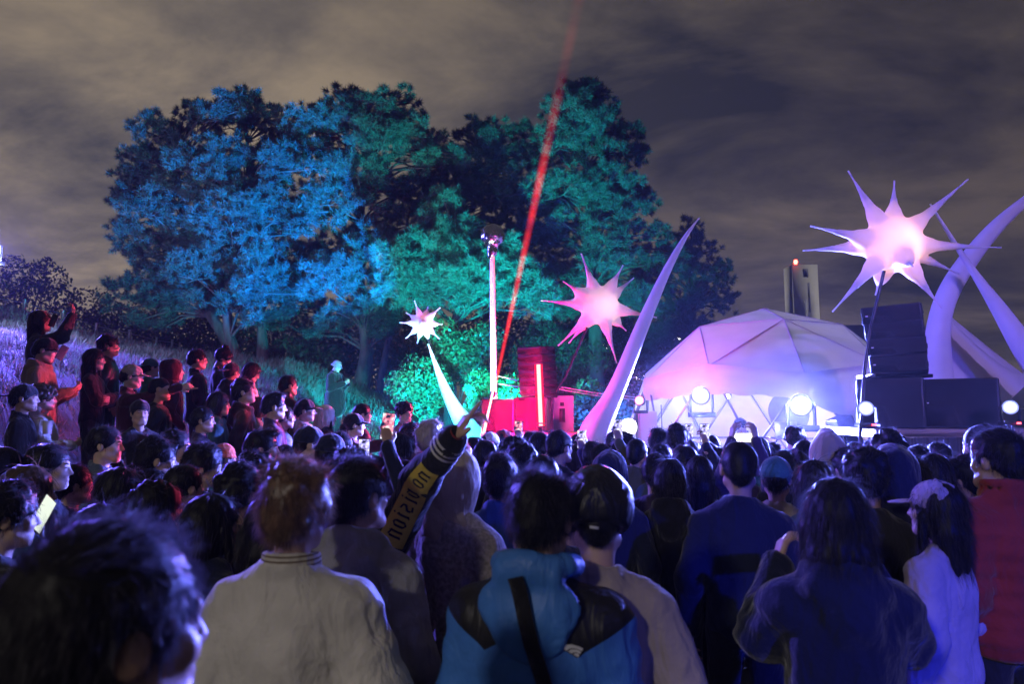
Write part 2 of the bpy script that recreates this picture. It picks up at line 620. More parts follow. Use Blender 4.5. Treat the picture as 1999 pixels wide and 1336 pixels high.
grass_patch('grass', 76000, -.80, -.06, 5.2, 33, .29, 'tall rough meadow grass covering the bank', zmin=.12)
grass_patch('grass', 14000, .03, .22, 14, 24, .34, 'dry grass behind the red-lit speakers', zmin=.02)


# ---------------------------------------------------------------- pines
def needles(C, Dr, ln, nn, nl, w):
    """shoots at C along Dr (length ln): nn needles each"""
    m = len(C)
    t = rng.uniform(0.05, 1.0, (m, nn))
    base = C[:, None, :] + Dr[:, None, :] * (t * ln[:, None])[..., None]
    q = rng.normal(size=(m, nn, 3))
    q -= Dr[:, None, :] * (q * Dr[:, None, :]).sum(-1, keepdims=True)
    q /= np.linalg.norm(q, axis=-1, keepdims=True) + 1e-9
    a = np.arccos(rng.uniform(-.25, 1.0, (m, nn)))[..., None] * (1.0 - .25 * t[..., None])
    nd = Dr[:, None, :] * np.cos(a) + q * np.sin(a)
    tip = base + nd * (nl * rng.uniform(.7, 1.2, (m, nn)))[..., None]
    sd = np.cross(nd, rng.normal(size=(m, nn, 3))); sd /= np.linalg.norm(sd, axis=-1, keepdims=True) + 1e-9
    V = np.stack([base - sd * w, base + sd * w, tip], 2).reshape(-1, 3)
    return V, np.arange(len(V)).reshape(-1, 3)


def pine(label, trunk, lobes, depth, dens=1.0):
    """trunk: pixel points (px, py, radius m); lobes: (px, py, r px[, depth shift])"""
    pts = [at(a, b, depth) for a, b, _ in trunk]
    base = pts[0].copy(); base.z = ground(base.x, base.y) - .15
    root = thing('pine_tree', label, 'tree', base, group='pines on the bank')
    pl = [base] + [p for p in pts]
    rd = [trunk[0][2] * 1.35] + [q[2] for q in trunk]
    if pts[0].z < base.z + .3:
        pl = [base] + pts[1:]; rd = [trunk[0][2] * 1.25] + [q[2] for q in trunk[1:]]
    # resample smooth trunk
    arr = np.array([list(p) for p in pl]); tt = np.linspace(0, len(arr) - 1, 14)
    tr = np.stack([np.interp(tt, np.arange(len(arr)), arr[:, i]) for i in range(3)], -1)
    for _ in range(3):
        tr[1:-1] = .5 * tr[1:-1] + .25 * (tr[2:] + tr[:-2])
    rr = np.interp(tt, np.arange(len(arr)), rd)
    mb = MB().tube(tr - np.array(base), rr, 10)
    tko = mb.build('trunk', M['bark'], root, True)
    Cs, Ds, Ls = [], [], []
    bm_ = MB()
    full = []
    for lb in lobes:      # every cloud of needles carries smaller tufts standing on it
        dz = lb[3] if len(lb) > 3 else rng.uniform(-1.6, .7)
        full.append((lb[0], lb[1], lb[2], dz, True))
        for _ in range(5 if lb[2] > 30 else 2):
            an = rng.uniform(.1, math.pi - .1) if rng.uniform() < .75 else rng.uniform(math.pi, 2 * math.pi)
            full.append((lb[0] + 1.0 * lb[2] * math.cos(an), lb[1] - .95 * lb[2] * math.sin(an), lb[2] * rng.uniform(.28, .42), dz + rng.uniform(-.9, .5), False))
    for lb in full:
        dz = lb[3]
        c = np.array(at(lb[0], lb[1], depth + dz))
        r = lb[2] / F * depth
        # limb
        zt = min(c[2] - .35 * r, tr[-1][2])
        k = int(np.argmin(np.abs(tr[:, 2] - (zt - .9 * r)) + .05 * np.linalg.norm(tr[:, :2] - c[:2], axis=1)))
        k = max(4, k)
        a = tr[k]; mid = (a + c) / 2 + np.array([0, 0, .12 * np.linalg.norm(c - a)])
        bm_.tube(np.array([a, .55 * a + .45 * mid, mid, .3 * mid + .7 * c, c]) - np.array(base), [rr[k] * .36, rr[k] * .26, .04, .028, .012], 6)
        n = max(5, int(66 * dens * (lb[2] / 50) ** 1.75))
        v = rng.normal(size=(n, 3)); v /= np.linalg.norm(v, axis=1)[:, None]
        v[:, 2] = np.where(v[:, 2] < -.5, -v[:, 2] * .6, v[:, 2])
        P = c + v * (r * rng.uniform(.35, 1.0, n) ** .5)[:, None] * np.array([1.05, 1.0, .85])
        v2 = v * .8 + np.array([0, 0, .6]) + rng.normal(size=(n, 3)) * .2
        v2 /= np.linalg.norm(v2, axis=1)[:, None]
        Cs.append(P); Ds.append(v2); Ls.append(rng.uniform(.10, .20, n))
        for i in range(0, n, 14):   # twigs reach the shoots
            bm_.tube(np.array([c, (c + P[i]) / 2 - [0, 0, .05], P[i]]) - np.array(base), [.02, .014, .006], 4, caps=False)
    V, T = needles(np.concatenate(Cs) - np.array(base), np.concatenate(Ds), np.concatenate(Ls), 82, .215, .0108)
    me = mesh_np('crown', V, T); me.materials.append(M['needle'])
    link('crown', me, root)
    tag(bm_.build('branches', M['bark'], root, True), kind='stuff')
    return root


pine('tall broad pine at the end of the bank, deep shade in its crown', [(470, 700, .24), (430, 640, .20), (395, 600, .18), (370, 500, .15), (350, 380, .1), (345, 300, .05)],
     [(270, 345, 45), (300, 270, 40), (250, 395, 38), (330, 330, 55), (385, 260, 50), (425, 235, 46), (300, 420, 58), (280, 480, 52), (340, 400, 60), (300, 540, 55), (350, 500, 58), (360, 580, 60), (300, 600, 48), (430, 610, 45), (245, 580, 40), (265, 375, 36)], 25)
pine('pine with a bright blue-lit dome of needles and leaning trunk', [(460, 690, .2), (440, 640, .17), (445, 560, .14), (470, 460, .1), (480, 380, .05)],
     [(375, 335, 46), (440, 310, 46), (500, 335, 52), (430, 380, 60), (500, 395, 60), (560, 340, 48), (600, 305, 42), (450, 440, 55), (540, 430, 55), (350, 310, 28), (610, 270, 30), (430, 520, 52), (500, 545, 50), (385, 545, 48), (560, 560, 48), (470, 600, 42)], 23.2, 1.1)
pine('dark pine with a pointed top and upright straight trunk, behind the blue-lit one', [(515, 705, .22), (512, 660, .19), (508, 600, .17), (500, 480, .14), (490, 350, .1), (478, 230, .04)],
     [(480, 230, 44), (475, 205, 22), (520, 260, 46), (550, 290, 44), (430, 500, 55), (500, 500, 55), (440, 560, 55), (560, 500, 52), (520, 575, 52), (510, 625, 42), (600, 440, 46), (600, 540, 52), (570, 595, 48), (450, 250, 36), (400, 470, 46), (380, 600, 46), (600, 620, 40)], 25.5)
pine('big double-topped pine with thick bowed trunk beside the bushes', [(702, 748, .28), (722, 700, .24), (718, 640, .22), (690, 540, .18), (700, 420, .14), (720, 300, .09), (730, 230, .04)],
     [(640, 250, 50), (600, 250, 44), (670, 210, 34), (690, 260, 54), (740, 232, 46), (770, 205, 34), (740, 290, 54), (800, 290, 46), (790, 250, 36), (700, 340, 54), (640, 330, 50), (680, 380, 54), (640, 400, 46), (710, 430, 54), (660, 500, 54), (720, 500, 54), (770, 380, 54), (800, 440, 50), (835, 300, 36), (862, 325, 34), (700, 560, 54), (640, 560, 50), (722, 612, 48), (650, 645, 38), (758, 630, 34)], 23.5)
pine('dim pine between the two highest pines, thin bowed trunk', [(740, 742, .14), (756, 690, .12), (755, 640, .11), (820, 520, .1), (900, 400, .08), (940, 300, .04)],
     [(850, 370, 54), (900, 310, 40), (940, 275, 38), (905, 350, 46), (960, 320, 50), (1000, 280, 40), (1010, 340, 50), (940, 400, 55), (1000, 420, 52), (870, 430, 46), (935, 262, 20), (1040, 310, 34), (880, 480, 46), (820, 400, 46), (1000, 480, 46), (930, 450, 44)], 26.5)
pine('low green-lit pine with leaning trunk behind the foil ball', [(880, 660, .16), (893, 610, .14), (908, 570, .12), (900, 520, .08), (890, 480, .05)],
     [(800, 520, 54), (850, 505, 54), (900, 485, 50), (860, 550, 54), (920, 545, 54), (965, 520, 50), (830, 590, 52), (985, 570, 50), (780, 575, 44), (1030, 560, 40), (940, 590, 40), (870, 410, 34), (1040, 610, 36)], 21, 1.15)
pine('highest pine of the stand with narrow spire, beside the red laser beam', [(1165, 700, .26), (1160, 600, .22), (1155, 480, .17), (1145, 350, .11), (1138, 220, .05), (1136, 180, .03)],
     [(1135, 188, 32), (1112, 218, 36), (1170, 218, 36), (1080, 230, 20), (1130, 260, 50), (1190, 270, 42), (1232, 268, 26), (1090, 300, 46), (1150, 320, 54), (1215, 320, 42), (1190, 370, 46), (1100, 380, 54), (1030, 400, 50), (1050, 440, 50), (1130, 420, 54), (1190, 430, 52), (1240, 400, 40), (1265, 400, 22), (1110, 480, 50), (1060, 500, 50), (1180, 490, 46), (1040, 550, 48), (1100, 560, 52), (1250, 470, 46), (1285, 500, 36), (1210, 540, 46), (1275, 560, 46), (1150, 600, 44), (1230, 610, 44)], 24)
pine('black cone-shaped conifer at the end of the stand, next to the dome tent', [(1345, 760, .2), (1348, 650, .16), (1350, 550, .1), (1350, 445, .03)],
     [(1350, 445, 16), (1335, 475, 30), (1362, 492, 34), (1322, 525, 40), (1372, 540, 42), (1402, 562, 36), (1330, 585, 46), (1390, 605, 42), (1300, 620, 46), (1350, 645, 50), (1415, 590, 18), (1290, 570, 30), (1300, 690, 46), (1380, 670, 40)], 30)


# ---------------------------------------------------------------- leafy bushes and trees
def leafy(name, label, cat, lobes, depth, size, n, material, group=None, trunk=None):
    c0 = at(lobes[0][0], lobes[0][1], depth)
    base = Vector((c0.x, depth, ground(c0.x, depth) - .1))
    root = thing(name, label, cat, base, group=group)
    P, Nn = [], []
    st = MB()
    for lb in lobes:
        c = np.array(at(lb[0], lb[1], depth + (lb[3] if len(lb) > 3 else rng.uniform(-.3, .3)))); r = lb[2] / F * depth
        k = int(n * (lb[2] / 45) ** 2) + 20
        v = rng.normal(size=(k, 3)); v /= np.linalg.norm(v, axis=1)[:, None]
        q = c + v * (r * rng.uniform(.5, 1, k) ** .5 * (1 + .22 * wav(v, 4.3, lb[0])))[:, None]
        P.append(q); Nn.append(v)
        st.tube(np.array([[0, 0, 0], (c - np.array(base)) * .5 + [0.05, 0, 0], c - np.array(base)]), [.09 if trunk else .03, .05 if trunk else .02, .01], 5)
    P = np.concatenate(P) - np.array(base); Nn = np.concatenate(Nn)
    k = len(P)
    a = Nn + rng.normal(size=(k, 3)) * .7; a /= np.linalg.norm(a, axis=1)[:, None]
    u = np.cross(a, rng.normal(size=(k, 3))); u /= np.linalg.norm(u, axis=1)[:, None]
    w = np.cross(a, u)
    s = size * rng.uniform(.6, 1.3, k)[:, None]
    V = np.stack([P - u * s, P + w * s * .45, P + u * s, P - w * s * .45], 1).reshape(-1, 3)
    me = mesh_np('crown', V, None, np.arange(len(V)).reshape(-1, 4)); me.materials.append(material)
    link('crown', me, root)
    st.build('trunk' if trunk else 'stems', M['bark'], root, True)
    return root


leafy('bush', 'rounded clipped bush on the bank below the small star', 'bush', [(820, 745, 52), (790, 755, 38), (850, 760, 40), (815, 790, 45)], 18.2, .055, 1500, M['leaf'])
leafy('bush', 'green-lit hedge of tall shrubs behind the small star', 'bush', [(880, 690, 45), (920, 680, 40), (860, 650, 36), (905, 720, 42), (950, 660, 34)], 20, .06, 1200, M['leaf'])
leafy('bush', 'rounded bush behind the white pole, lit green', 'bush', [(945, 760, 40), (985, 770, 38), (960, 790, 42), (930, 800, 30)], 16.5, .055, 1400, M['leaf'])
leafy('bush', 'dim ragged shrub next to the red case behind the tusk', 'bush', [(1150, 770, 34), (1185, 790, 40), (1130, 800, 32), (1215, 800, 34)], 17.5, .06, 1000, M['leaf'])
leafy('bush', 'low dark shrubs under the pines behind the middle star', 'bush', [(1060, 660, 40), (1110, 690, 44), (1030, 700, 40), (1160, 700, 40)], 24, .07, 800, M['leaf_dark'])
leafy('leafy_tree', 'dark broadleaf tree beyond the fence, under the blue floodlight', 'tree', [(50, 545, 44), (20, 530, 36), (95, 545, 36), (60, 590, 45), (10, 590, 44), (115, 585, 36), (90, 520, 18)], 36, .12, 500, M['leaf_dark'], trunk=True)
for i, (a, b, r, txt) in enumerate([(165, 600, 40, 'dark thicket behind the fence, next to the broadleaf tree'), (230, 605, 44, 'dark thicket behind the fence with a thin twig on top'),
                                    (300, 640, 42, 'low dark thicket beneath the broad pine'), (-30, 600, 40, 'dark thicket behind the fence at the floodlight')]):
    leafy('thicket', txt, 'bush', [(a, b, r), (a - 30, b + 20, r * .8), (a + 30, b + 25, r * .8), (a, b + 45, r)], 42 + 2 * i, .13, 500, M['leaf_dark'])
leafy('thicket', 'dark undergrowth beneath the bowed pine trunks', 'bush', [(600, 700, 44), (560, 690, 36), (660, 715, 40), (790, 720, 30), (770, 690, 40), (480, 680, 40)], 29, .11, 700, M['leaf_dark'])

# ---------------------------------------------------------------- fence on the crest
fp = [(-40, 21.5, .62), (38, 22.5, .62), (115, 24, .66), (182, 27, .6), (248, 31, .74), (302, 35, .85), (333, 38, .85), (348, 41, .8)]
f0 = at(38, 600, 22.5)
fr = thing('wire_fence', 'post and wire fence along the crest of the bank', 'fence', (f0.x, f0.y, ground(f0.x, f0.y)))
tops = []
for a, dd, hh in fp:
    x = (a - CX) / F * dd * 1.0; z = ground(x, dd)
    mb = MB().tube([(x - f0.x, dd - f0.y, z - .25 - fr.location.z), (x - f0.x, dd - f0.y, z + hh - fr.location.z)], .05 + .0004 * dd, 8)
    mb.build('post', M['steel'], fr, True)
    tops.append((x - f0.x, dd - f0.y, z - fr.location.z, hh))
for fz in (.25, .8):
    MB().tube([(t[0], t[1] - .06, t[2] + t[3] * fz) for t in tops], .012, 5).build('wire', M['steel'], fr)

# ---------------------------------------------------------------- far buildings
b0 = at(1570, 700, 160)
tw = thing('chimney_tower', 'pale concrete incinerator tower with a red warning light far behind the tents', 'tower', (b0.x, 160, 0))
hgt = at(1570, 520, 160).z
w_ = 52 / F * 160
MB().box((0, 0, hgt / 2), (w_ * .98, w_ * .8, hgt), bevel=.15).build('shaft', M['concrete'], tw)
MB().box((0, -w_ * .405, hgt - 2.2), (w_ * .20, .3, 2.0), bevel=.05).build('louvre', M['darkconc'], tw)
MB().box((w_ * .10, -w_ * .405, hgt - 8), (w_ * .07, .3, 7), bevel=.02).build('ladder_duct', M['darkconc'], tw)
MB().box((-w_ * .02, -w_ * .405, hgt / 2 - 4), (w_ * .10, .2, hgt - 9), bevel=.02).build('recess_shade', M['darkconc'], tw)  # dark strip set proud; its tone stands for the shade of a recess
MB().lathe((-w_ * .3, -w_ * .3, hgt + .6), [(0, .55), (.35, .45), (.45, 0), (.3, -.5)], 10).build('warning_light', emis('red_warning_light', (1, .05, .03), 30), tw)
lamp('SPOT', 'added_tower_light', (b0.x - 30, 120, 3), (1, .95, .82), 150000, tw, (b0.x, 160, hgt * .7), 70, .5, 1.0)  # added lamp to brighten the tower front
b1 = at(1640, 760, 120)
fb = thing('low_building', 'low dim industrial building behind the dome tent', 'building', (b1.x, 120, 0))
hb = at(1640, 640, 120).z
MB().box((0, 0, hb / 2), (13, 8, hb), bevel=.1).build('wall', M['darkconc'], fb)
MB().box((-3.5, -4.05, hb - 1.2), (3.2, .1, .7)).build('window', emis('dim_window', (1, .9, .62), .35), fb)
MB().box((3.2, -3.6, hb + 1.1), (.5, .5, 3.4)).build('vent_pipe', M['darkconc'], fb)
MB().box((5.3, -3.6, hb + .5), (.4, .4, 1.6)).build('vent_pipe', M['darkconc'], fb)
b2 = at(1220, 760, 95)
ap = thing('apartment_building', 'dark apartment block with a few lit windows glimpsed between the trees', 'building', (b2.x, 95, 0))
MB().box((0, 0, 6.5), (26, 10, 13), bevel=.1).build('wall', M['darkconc'], ap)
wl = emis('lit_window', (1, .93, .8), 5)
for (a, b) in [(1155, 683), (1164, 680), (1172, 684), (1181, 682), (1238, 735), (1232, 742), (1310, 667), (1300, 669), (1243, 741), (1268, 740), (1226, 729)]:
    p = at(a, b, 94.9)
    MB().box((p.x - b2.x, -5.06, p.z), (rng.uniform(.25, .55), .08, rng.uniform(.3, .55))).build('window', wl, ap)

for i, (a, b, r, dd, txt) in enumerate([(420, 660, 52, 44, 'black undergrowth seen between the pine trunks'), (560, 650, 52, 46, 'black undergrowth behind the upright trunk'), (680, 660, 50, 45, 'black undergrowth behind the bowed trunk'),
                                        (800, 660, 50, 43, 'dark shrubs beyond the small star'), (960, 640, 52, 42, 'dark shrubs beyond the white pole'), (1100, 650, 55, 44, 'dark shrubs beyond the centre speakers'), (1230, 660, 55, 45, 'dark shrubs beyond the tall tusk'), (340, 640, 50, 46, 'black undergrowth at the far end of the fence')]):
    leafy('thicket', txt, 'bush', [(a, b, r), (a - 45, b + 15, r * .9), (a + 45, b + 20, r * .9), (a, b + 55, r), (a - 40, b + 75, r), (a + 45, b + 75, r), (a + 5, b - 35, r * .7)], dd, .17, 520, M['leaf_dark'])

# ================================================================== STAGE THINGS
def floor_pt(px, py, d):
    p = at(px, py, d); return p


# ---------------------------------------------------------------- geodesic dome tent
DC = Vector((5.22, 14.0, 1.2)); DR = 2.72
def ico2():
    t = math.atan(0.5)
    v = [Vector((0, 0, 1))]
    for k in range(5): v.append(Vector((math.cos(t) * math.cos(k * 2 * math.pi / 5), math.cos(t) * math.sin(k * 2 * math.pi / 5), math.sin(t))))
    for k in range(5): v.append(Vector((math.cos(t) * math.cos((k + .5) * 2 * math.pi / 5), math.cos(t) * math.sin((k + .5) * 2 * math.pi / 5), -math.sin(t))))
    v.append(Vector((0, 0, -1)))
    f = []
    for k in range(5):
        a, b = 1 + k, 1 + (k + 1) % 5
        c, d = 6 + k, 6 + (k + 1) % 5
        f += [(0, a, b), (a, c, b), (b, c, d), (c, 11, d)]
    V, Fc, cache = list(v), [], {}
    def mid(i, j):
        k = (min(i, j), max(i, j))
        if k not in cache:
            V.append(((V[i] + V[j]) / 2).normalized()); cache[k] = len(V) - 1
        return cache[k]
    for a, b, c in f:
        ab, bc, ca = mid(a, b), mid(b, c), mid(c, a)
        Fc += [(a, ab, ca), (b, bc, ab), (c, ca, bc), (ab, bc, ca)]
    return V, Fc


dv, dfc = ico2()
rot = Matrix.Rotation(R(-90 - 36 * 0 + -7.0), 3, 'Z')   # a ring-one hub faces the crowd
# ring-one hubs lie at the icosahedron mid-edges towards vertex k: bearing k*72 deg
dv = [rot @ v for v in dv]
dw = [Vector((v.x * DR * (1.07 if v.z < .7 else 1.0), v.y * DR * (1.07 if v.z < .7 else 1.0), v.z * DR)) for v in dv]
dome = thing('dome_tent', 'white geodesic dome tent with its front rolled up, lit violet', 'tent', (DC.x, DC.y, 0))
off = Vector((0, 0, DC.z))
GZ = -1.17


def ring(v): return Vector((v.x, v.y, max(v.z, GZ)))


cover = MB(); edges = set()
ns_ = 12
for a, b, c in dfc:
    vs = [dw[a], dw[b], dw[c]]
    if max(v.z for v in vs) < -1.0: continue
    vs = [ring(v) for v in vs]
    for p, q in ((a, b), (b, c), (c, a)): edges.add((min(p, q), max(p, q)))
    cen = sum(vs, Vector()) / 3
    front = abs(math.degrees(math.atan2(cen.x + .0, -cen.y)))
    if max(v.z for v in vs) < 1.5 and front < 80: continue      # rolled-up front
    nrm = (vs[1] - vs[0]).cross(vs[2] - vs[0]).normalized()
    if nrm.dot(cen) < 0: nrm = -nrm
    P, idx = [], {}
    for i in range(ns_ + 1):
        for j in range(ns_ + 1 - i):
            k = ns_ - i - j
            w = (i / ns_, j / ns_, k / ns_)
            p = vs[0] * w[0] + vs[1] * w[1] + vs[2] * w[2]
            m_ = min(w) * 3
            q = np.array([[p.x, p.y, p.z]])
            dsp = m_ * (.0 + .045 * float(wav(q * np.array([[1, 1, 3.2]]), 2.6)[0]) + .022 * float(wav(q * np.array([[1, 1, 4]]), 7)[0]))
            idx[(i, j)] = len(P); P.append(p + nrm * (.035 + dsp) + off)
    T = []
    for i in range(ns_):
        for j in range(ns_ - i):
            T.append([idx[(i, j)], idx[(i + 1, j)], idx[(i, j + 1)]])
            if i + j < ns_ - 1: T.append([idx[(i + 1, j)], idx[(i + 1, j + 1)], idx[(i, j + 1)]])
    cover.add([list(p) for p in P], T)
cv = cover.build('cover', M['canvas'], dome, True)
# loose awning below the second ring at the front
r2 = []
for v in dw:
    if abs(v.z - DR * .4472) < .25 * DR * .5 and v.z > .6 and v.z < 1.7:
        ang = math.degrees(math.atan2(v.x, -v.y))
        if -95 < ang < 95: r2.append((ang, v))
r2.sort(key=lambda t: t[0])
r2 = [v for a, v in r2]
hem_px = [(1236, 800), (1252, 783), (1384, 769), (1524, 774), (1600, 795), (1682, 828), (1740, 850)]
hx = np.array([h[0] for h in hem_px]); hy = np.array([h[1] for h in hem_px])
aw = MB(); rows = []
nA = 60
for i in range(nA + 1):
    t = i / nA * (len(r2) - 1); k = min(int(t), len(r2) - 2); fr_ = t - k
    top = r2[k].lerp(r2[k + 1], fr_)
    wp = top + off + Vector((DC.x, DC.y, 0))
    px_ = CX + wp.x / wp.y * F
    py_ = float(np.interp(px_, hx, hy))
    outw = Vector((top.x, top.y, 0)).normalized()
    bot_d = wp.y + outw.y * (.22 + .25 * max(0, (px_ - 1500) / 250))
    bt = at(px_ + 3 * math.sin(i * .9), py_ + 2 * math.sin(i * 1.3), bot_d) - Vector((DC.x, DC.y, 0))
    row = []
    for j in range(7):
        s = j / 6
        p = (top + off + outw * .035).lerp(bt, s) + outw * (.07 * math.sin(s * 3.1) + .03 * s * math.sin(i * 1.1 + 2 * math.sin(i * .37)))
        if j == 0: p = p + Vector((0, 0, .06)) + outw * .025
        row.append(list(p))
    rows.append(row)
V = np.array(rows).reshape(-1, 3)
ii, jj = np.meshgrid(np.arange(nA), np.arange(6), indexing='ij')
Q = np.stack([ii * 7 + jj, (ii + 1) * 7 + jj, (ii + 1) * 7 + jj + 1, ii * 7 + jj + 1], -1).reshape(-1, 4)
aw.add(V, None, Q)
aw.build('awning', M['canvas'], dome, True)
for a, b in sorted(edges):
    p, q = ring(dw[a]) * .985 + off, ring(dw[b]) * .985 + off
    if (p - q).length < .3: continue
    MB().tube([p, q], .021, 6).build('strut', M['strut'], dome, True)
M['seam'] = mat('canvas_seam', (.60, .59, .63), .8, var=.05)
for a, b in sorted(edges):
    if min(dw[a].z, dw[b].z) < 1.1: continue
    p, q = dw[a], dw[b]
    MB().tube([p + p.normalized() * .030 + off, (p + q) / 2 + ((p + q) / 2).normalized() * .034 + off, q + q.normalized() * .030 + off], .013, 6).build('seam', M['seam'], dome, True)
MB().lathe((0, 0, DC.z + DR * .99), [(0, .07), (.10, .05), (.12, 0)], 12).build('apex_cap', M['canvas'], dome, True)


# ---------------------------------------------------------------- star inflatables
def star(label, c, d, core, tips, power, col, pole, k=.5):
    cen = at(c[0], c[1], d)
    g = ground(cen.x, d)
    root = thing('inflatable_star', label, 'star', cen, group='glowing spiked stars on poles')
    sc = d / F
    ndl = MB()
    sh = Shape().ell((0, 0, 0), (core * sc * .64,) * 3)
    for tx, ty, dep in tips:
        tip = np.array([tx * sc, dep * core * sc, -ty * sc])
        ln = np.linalg.norm(tip)
        u = tip / ln
        st = u * core * sc * .45
        r0 = core * sc * .36
        # flare: stacked cones, widest at the core; the outer needle is a fine tapered tube
        sh.cap(st, u * core * sc * 1.05, r0, r0 * .60, k=core * sc * .36)
        m0 = core * sc * 1.0; m1 = m0 + (ln - m0) * .48
        sh.cap(u * m0, u * m1, r0 * .58, r0 * .27, k=core * sc * .22)
        tt_ = np.linspace(0, 1, 9)
        ndl.tube([u * (m1 - (ln - m0) * .10) + (tip - u * (m1 - (ln - m0) * .10)) * q_ for q_ in tt_], np.maximum(r0 * .285 * (1 - tt_) ** 1.25, max(.006, 1.5 * sc)), 12)
    V, Q = surf(sh, core * sc * .075, pad=core * sc * .1)
    ndl.add(V, None, Q)
    me = mesh_np('skin', np.concatenate(ndl.V), np.concatenate(ndl.T), np.concatenate(ndl.Q), True); me.materials.append(M['starskin'])
    link('skin', me, root)
    lamp('POINT', 'star_lamp', cen + Vector((core * sc * .12, -core * sc * .05, -core * sc * .05)), col, power, root, radius=core * sc * .25)
    if pole:
        pts = [at(a, b, d + e) - cen for a, b, e in pole]
        MB().tube(pts, .02, 8).build('pole', M['blackmetal'], root, True)
        pf = pts[-1] + cen
        if c[0] > 900: MB().tube([pts[-1], Vector((pts[-1].x, pts[-1].y, g - cen.z))], .02, 8).build('pole', M['blackmetal'], root, True)
    return root


M['starskin'] = mat('star_skin', (0.84, 0.83, 0.84), 0.6, var=0.02, transl=0.42)
star('large glowing spiked star above the tall speaker stack', (1742, 478), 8.0, 62,
     [(-87, -148, -.2), (22, -138, .3), (151, -130, -.2), (203, 10, -.3), (170, 46, 1.0), (78, 130, -.3), (-9, 92, .9), (-134, 137, -.3), (-152, -3, 1.0), (-167, -35, -.2), (-6, 60, -1.2), (20, -30, 1.4)],
     12, (1.0, .44, .22), [(1728, 520, 0.05), (1700, 640, .1), (1688, 720, .12), (1679, 850, .1)])
star('middle glowing spiked star between the speaker tower and the tusk', (1172, 598), 11.0, 43,
     [(-38, -103, -.3), (43, -78, -.5), (74, -64, .9), (109, 24, -.2), (56, 45, .8), (26, 115, -.7), (-85, 80, -.3), (-60, 70, .9), (-118, -10, -.2), (-75, -48, -.3), (5, -40, 1.3), (-22, -42, .7)],
     6, (1.0, .56, .44), [(1146, 640, .05), (1105, 735, 0), (1080, 775, 0), (1073, 800, 0)])
star('small glowing spiked star on the white bowed stalk', (826, 632), 13.0, 22,
     [(-17, -45, -.3), (8, -36, .6), (34, -31, -.3), (38, 1, .2), (33, 31, -.3), (14, 42, .5), (-10, 40, -.4), (-35, 29, .3), (-45, -1, -.3), (-35, -23, .4), (3, 3, -1.9)],
     1.0, (1.0, .40, .32), [(832, 645, .05), (838, 668, .08), (842, 684, .1)])


def horn(name, label, pts, d, group='white inflatable tusks', flat=.75):
    """pts: (px, py, width px, depth shift)"""
    P = [at(a, b, d + e) for a, b, w, e in pts]
    Wd = [w / 2 / F * (d + e) for a, b, w, e in pts]
    arr = np.array([list(p) for p in P]); tt = np.linspace(0, len(arr) - 1, 34)
    c = np.stack([np.interp(tt, np.arange(len(arr)), arr[:, i]) for i in range(3)], -1)
    w = np.interp(tt, np.arange(len(arr)), Wd)
    for _ in range(4):
        c[1:-1] = .5 * c[1:-1] + .25 * (c[2:] + c[:-2]); w[1:-1] = .5 * w[1:-1] + .25 * (w[2:] + w[:-2])
    base = Vector(c[-1])
    o = MB().tube(c - np.array(base), w, 18, flat=flat).build(name, M['nylon'], None, True)
    o.location = base
    return tag(o, label, 'inflatable', group)


horn('inflatable_tusk', 'tall white inflatable tusk leaning beside the middle star', [(1366, 424, 3, .6), (1345, 450, 9, .5), (1318, 495, 17, .4), (1290, 552, 24, .3), (1264, 612, 31, .2), (1240, 670, 36, .1), (1215, 735, 40, 0), (1190, 790, 46, 0), (1165, 832, 70, 0), (1150, 880, 92, 0), (1146, 960, 100, 0)], 10)
horn('inflatable_tusk', 'short white stalk inflatable carrying the small star', [(836, 672, 3, 0), (844, 695, 7, 0), (855, 725, 12, 0), (868, 758, 19, 0), (886, 795, 27, 0), (908, 830, 40, 0), (928, 865, 60, 0)], 13)
horn('inflatable_tusk', 'broad curving inflatable tusk rising from the white sail', [(2090, 330, 12, 0), (2040, 362, 18, 0), (2000, 393, 26, 0), (1945, 440, 36, 0), (1895, 500, 44, 0), (1858, 555, 48, 0), (1835, 610, 48, 0), (1828, 680, 56, 0), (1826, 800, 90, 0)], 10.2)
horn('inflatable_tusk', 'slim inflatable tusk crossing behind the broad one', [(1816, 398, 4, 0), (1842, 440, 8, 0), (1868, 482, 11, 0), (1905, 538, 17, 0), (1950, 602, 34, 0), (1992, 668, 50, 0), (2040, 740, 64, 0), (2090, 840, 90, 0)], 9.6)

# white sail tent behind the right-hand speakers
sl = thing('sail_tent', 'white stretch sail tent behind the big speaker stack', 'tent', (at(1835, 700, 11.5).x, 11.5, 0))
apx = at(1832, 598, 11.3)
foot = [at(1770, 800, 12.6), at(1800, 840, 10.8), at(1900, 850, 10.6), at(2010, 745, 10.8), at(2140, 830, 11.5), at(2100, 800, 13.5), at(1900, 800, 13.8)]
mb = MB(); sv = []; nS = 10
loop = []
for i in range(len(foot)):
    for j in range(6):
        loop.append(foot[i].lerp(foot[(i + 1) % len(foot)], j / 6))
for s in range(nS + 1):
    t = (s / nS)
    for p in loop:
        q = apx.lerp(p, max(t, .012))
        q = Vector((q.x, q.y, q.z - .35 * math.sin(math.pi * t) * (.6 + .4 * math.sin(p.x * 3))))
        sv.append(list(q - sl.location))
nl = len(loop)
Q = [[s * nl + k, s * nl + (k + 1) % nl, (s + 1) * nl + (k + 1) % nl, (s + 1) * nl + k] for s in range(nS) for k in range(nl)]
mb.add(sv, None, Q); mb.build('canopy', M['nylon'], sl, True)
MB().tube([apx - sl.location, Vector((apx.x - sl.location.x, apx.y - sl.location.y, 0))], .03, 8).build('mast', M['steel'], sl, True)


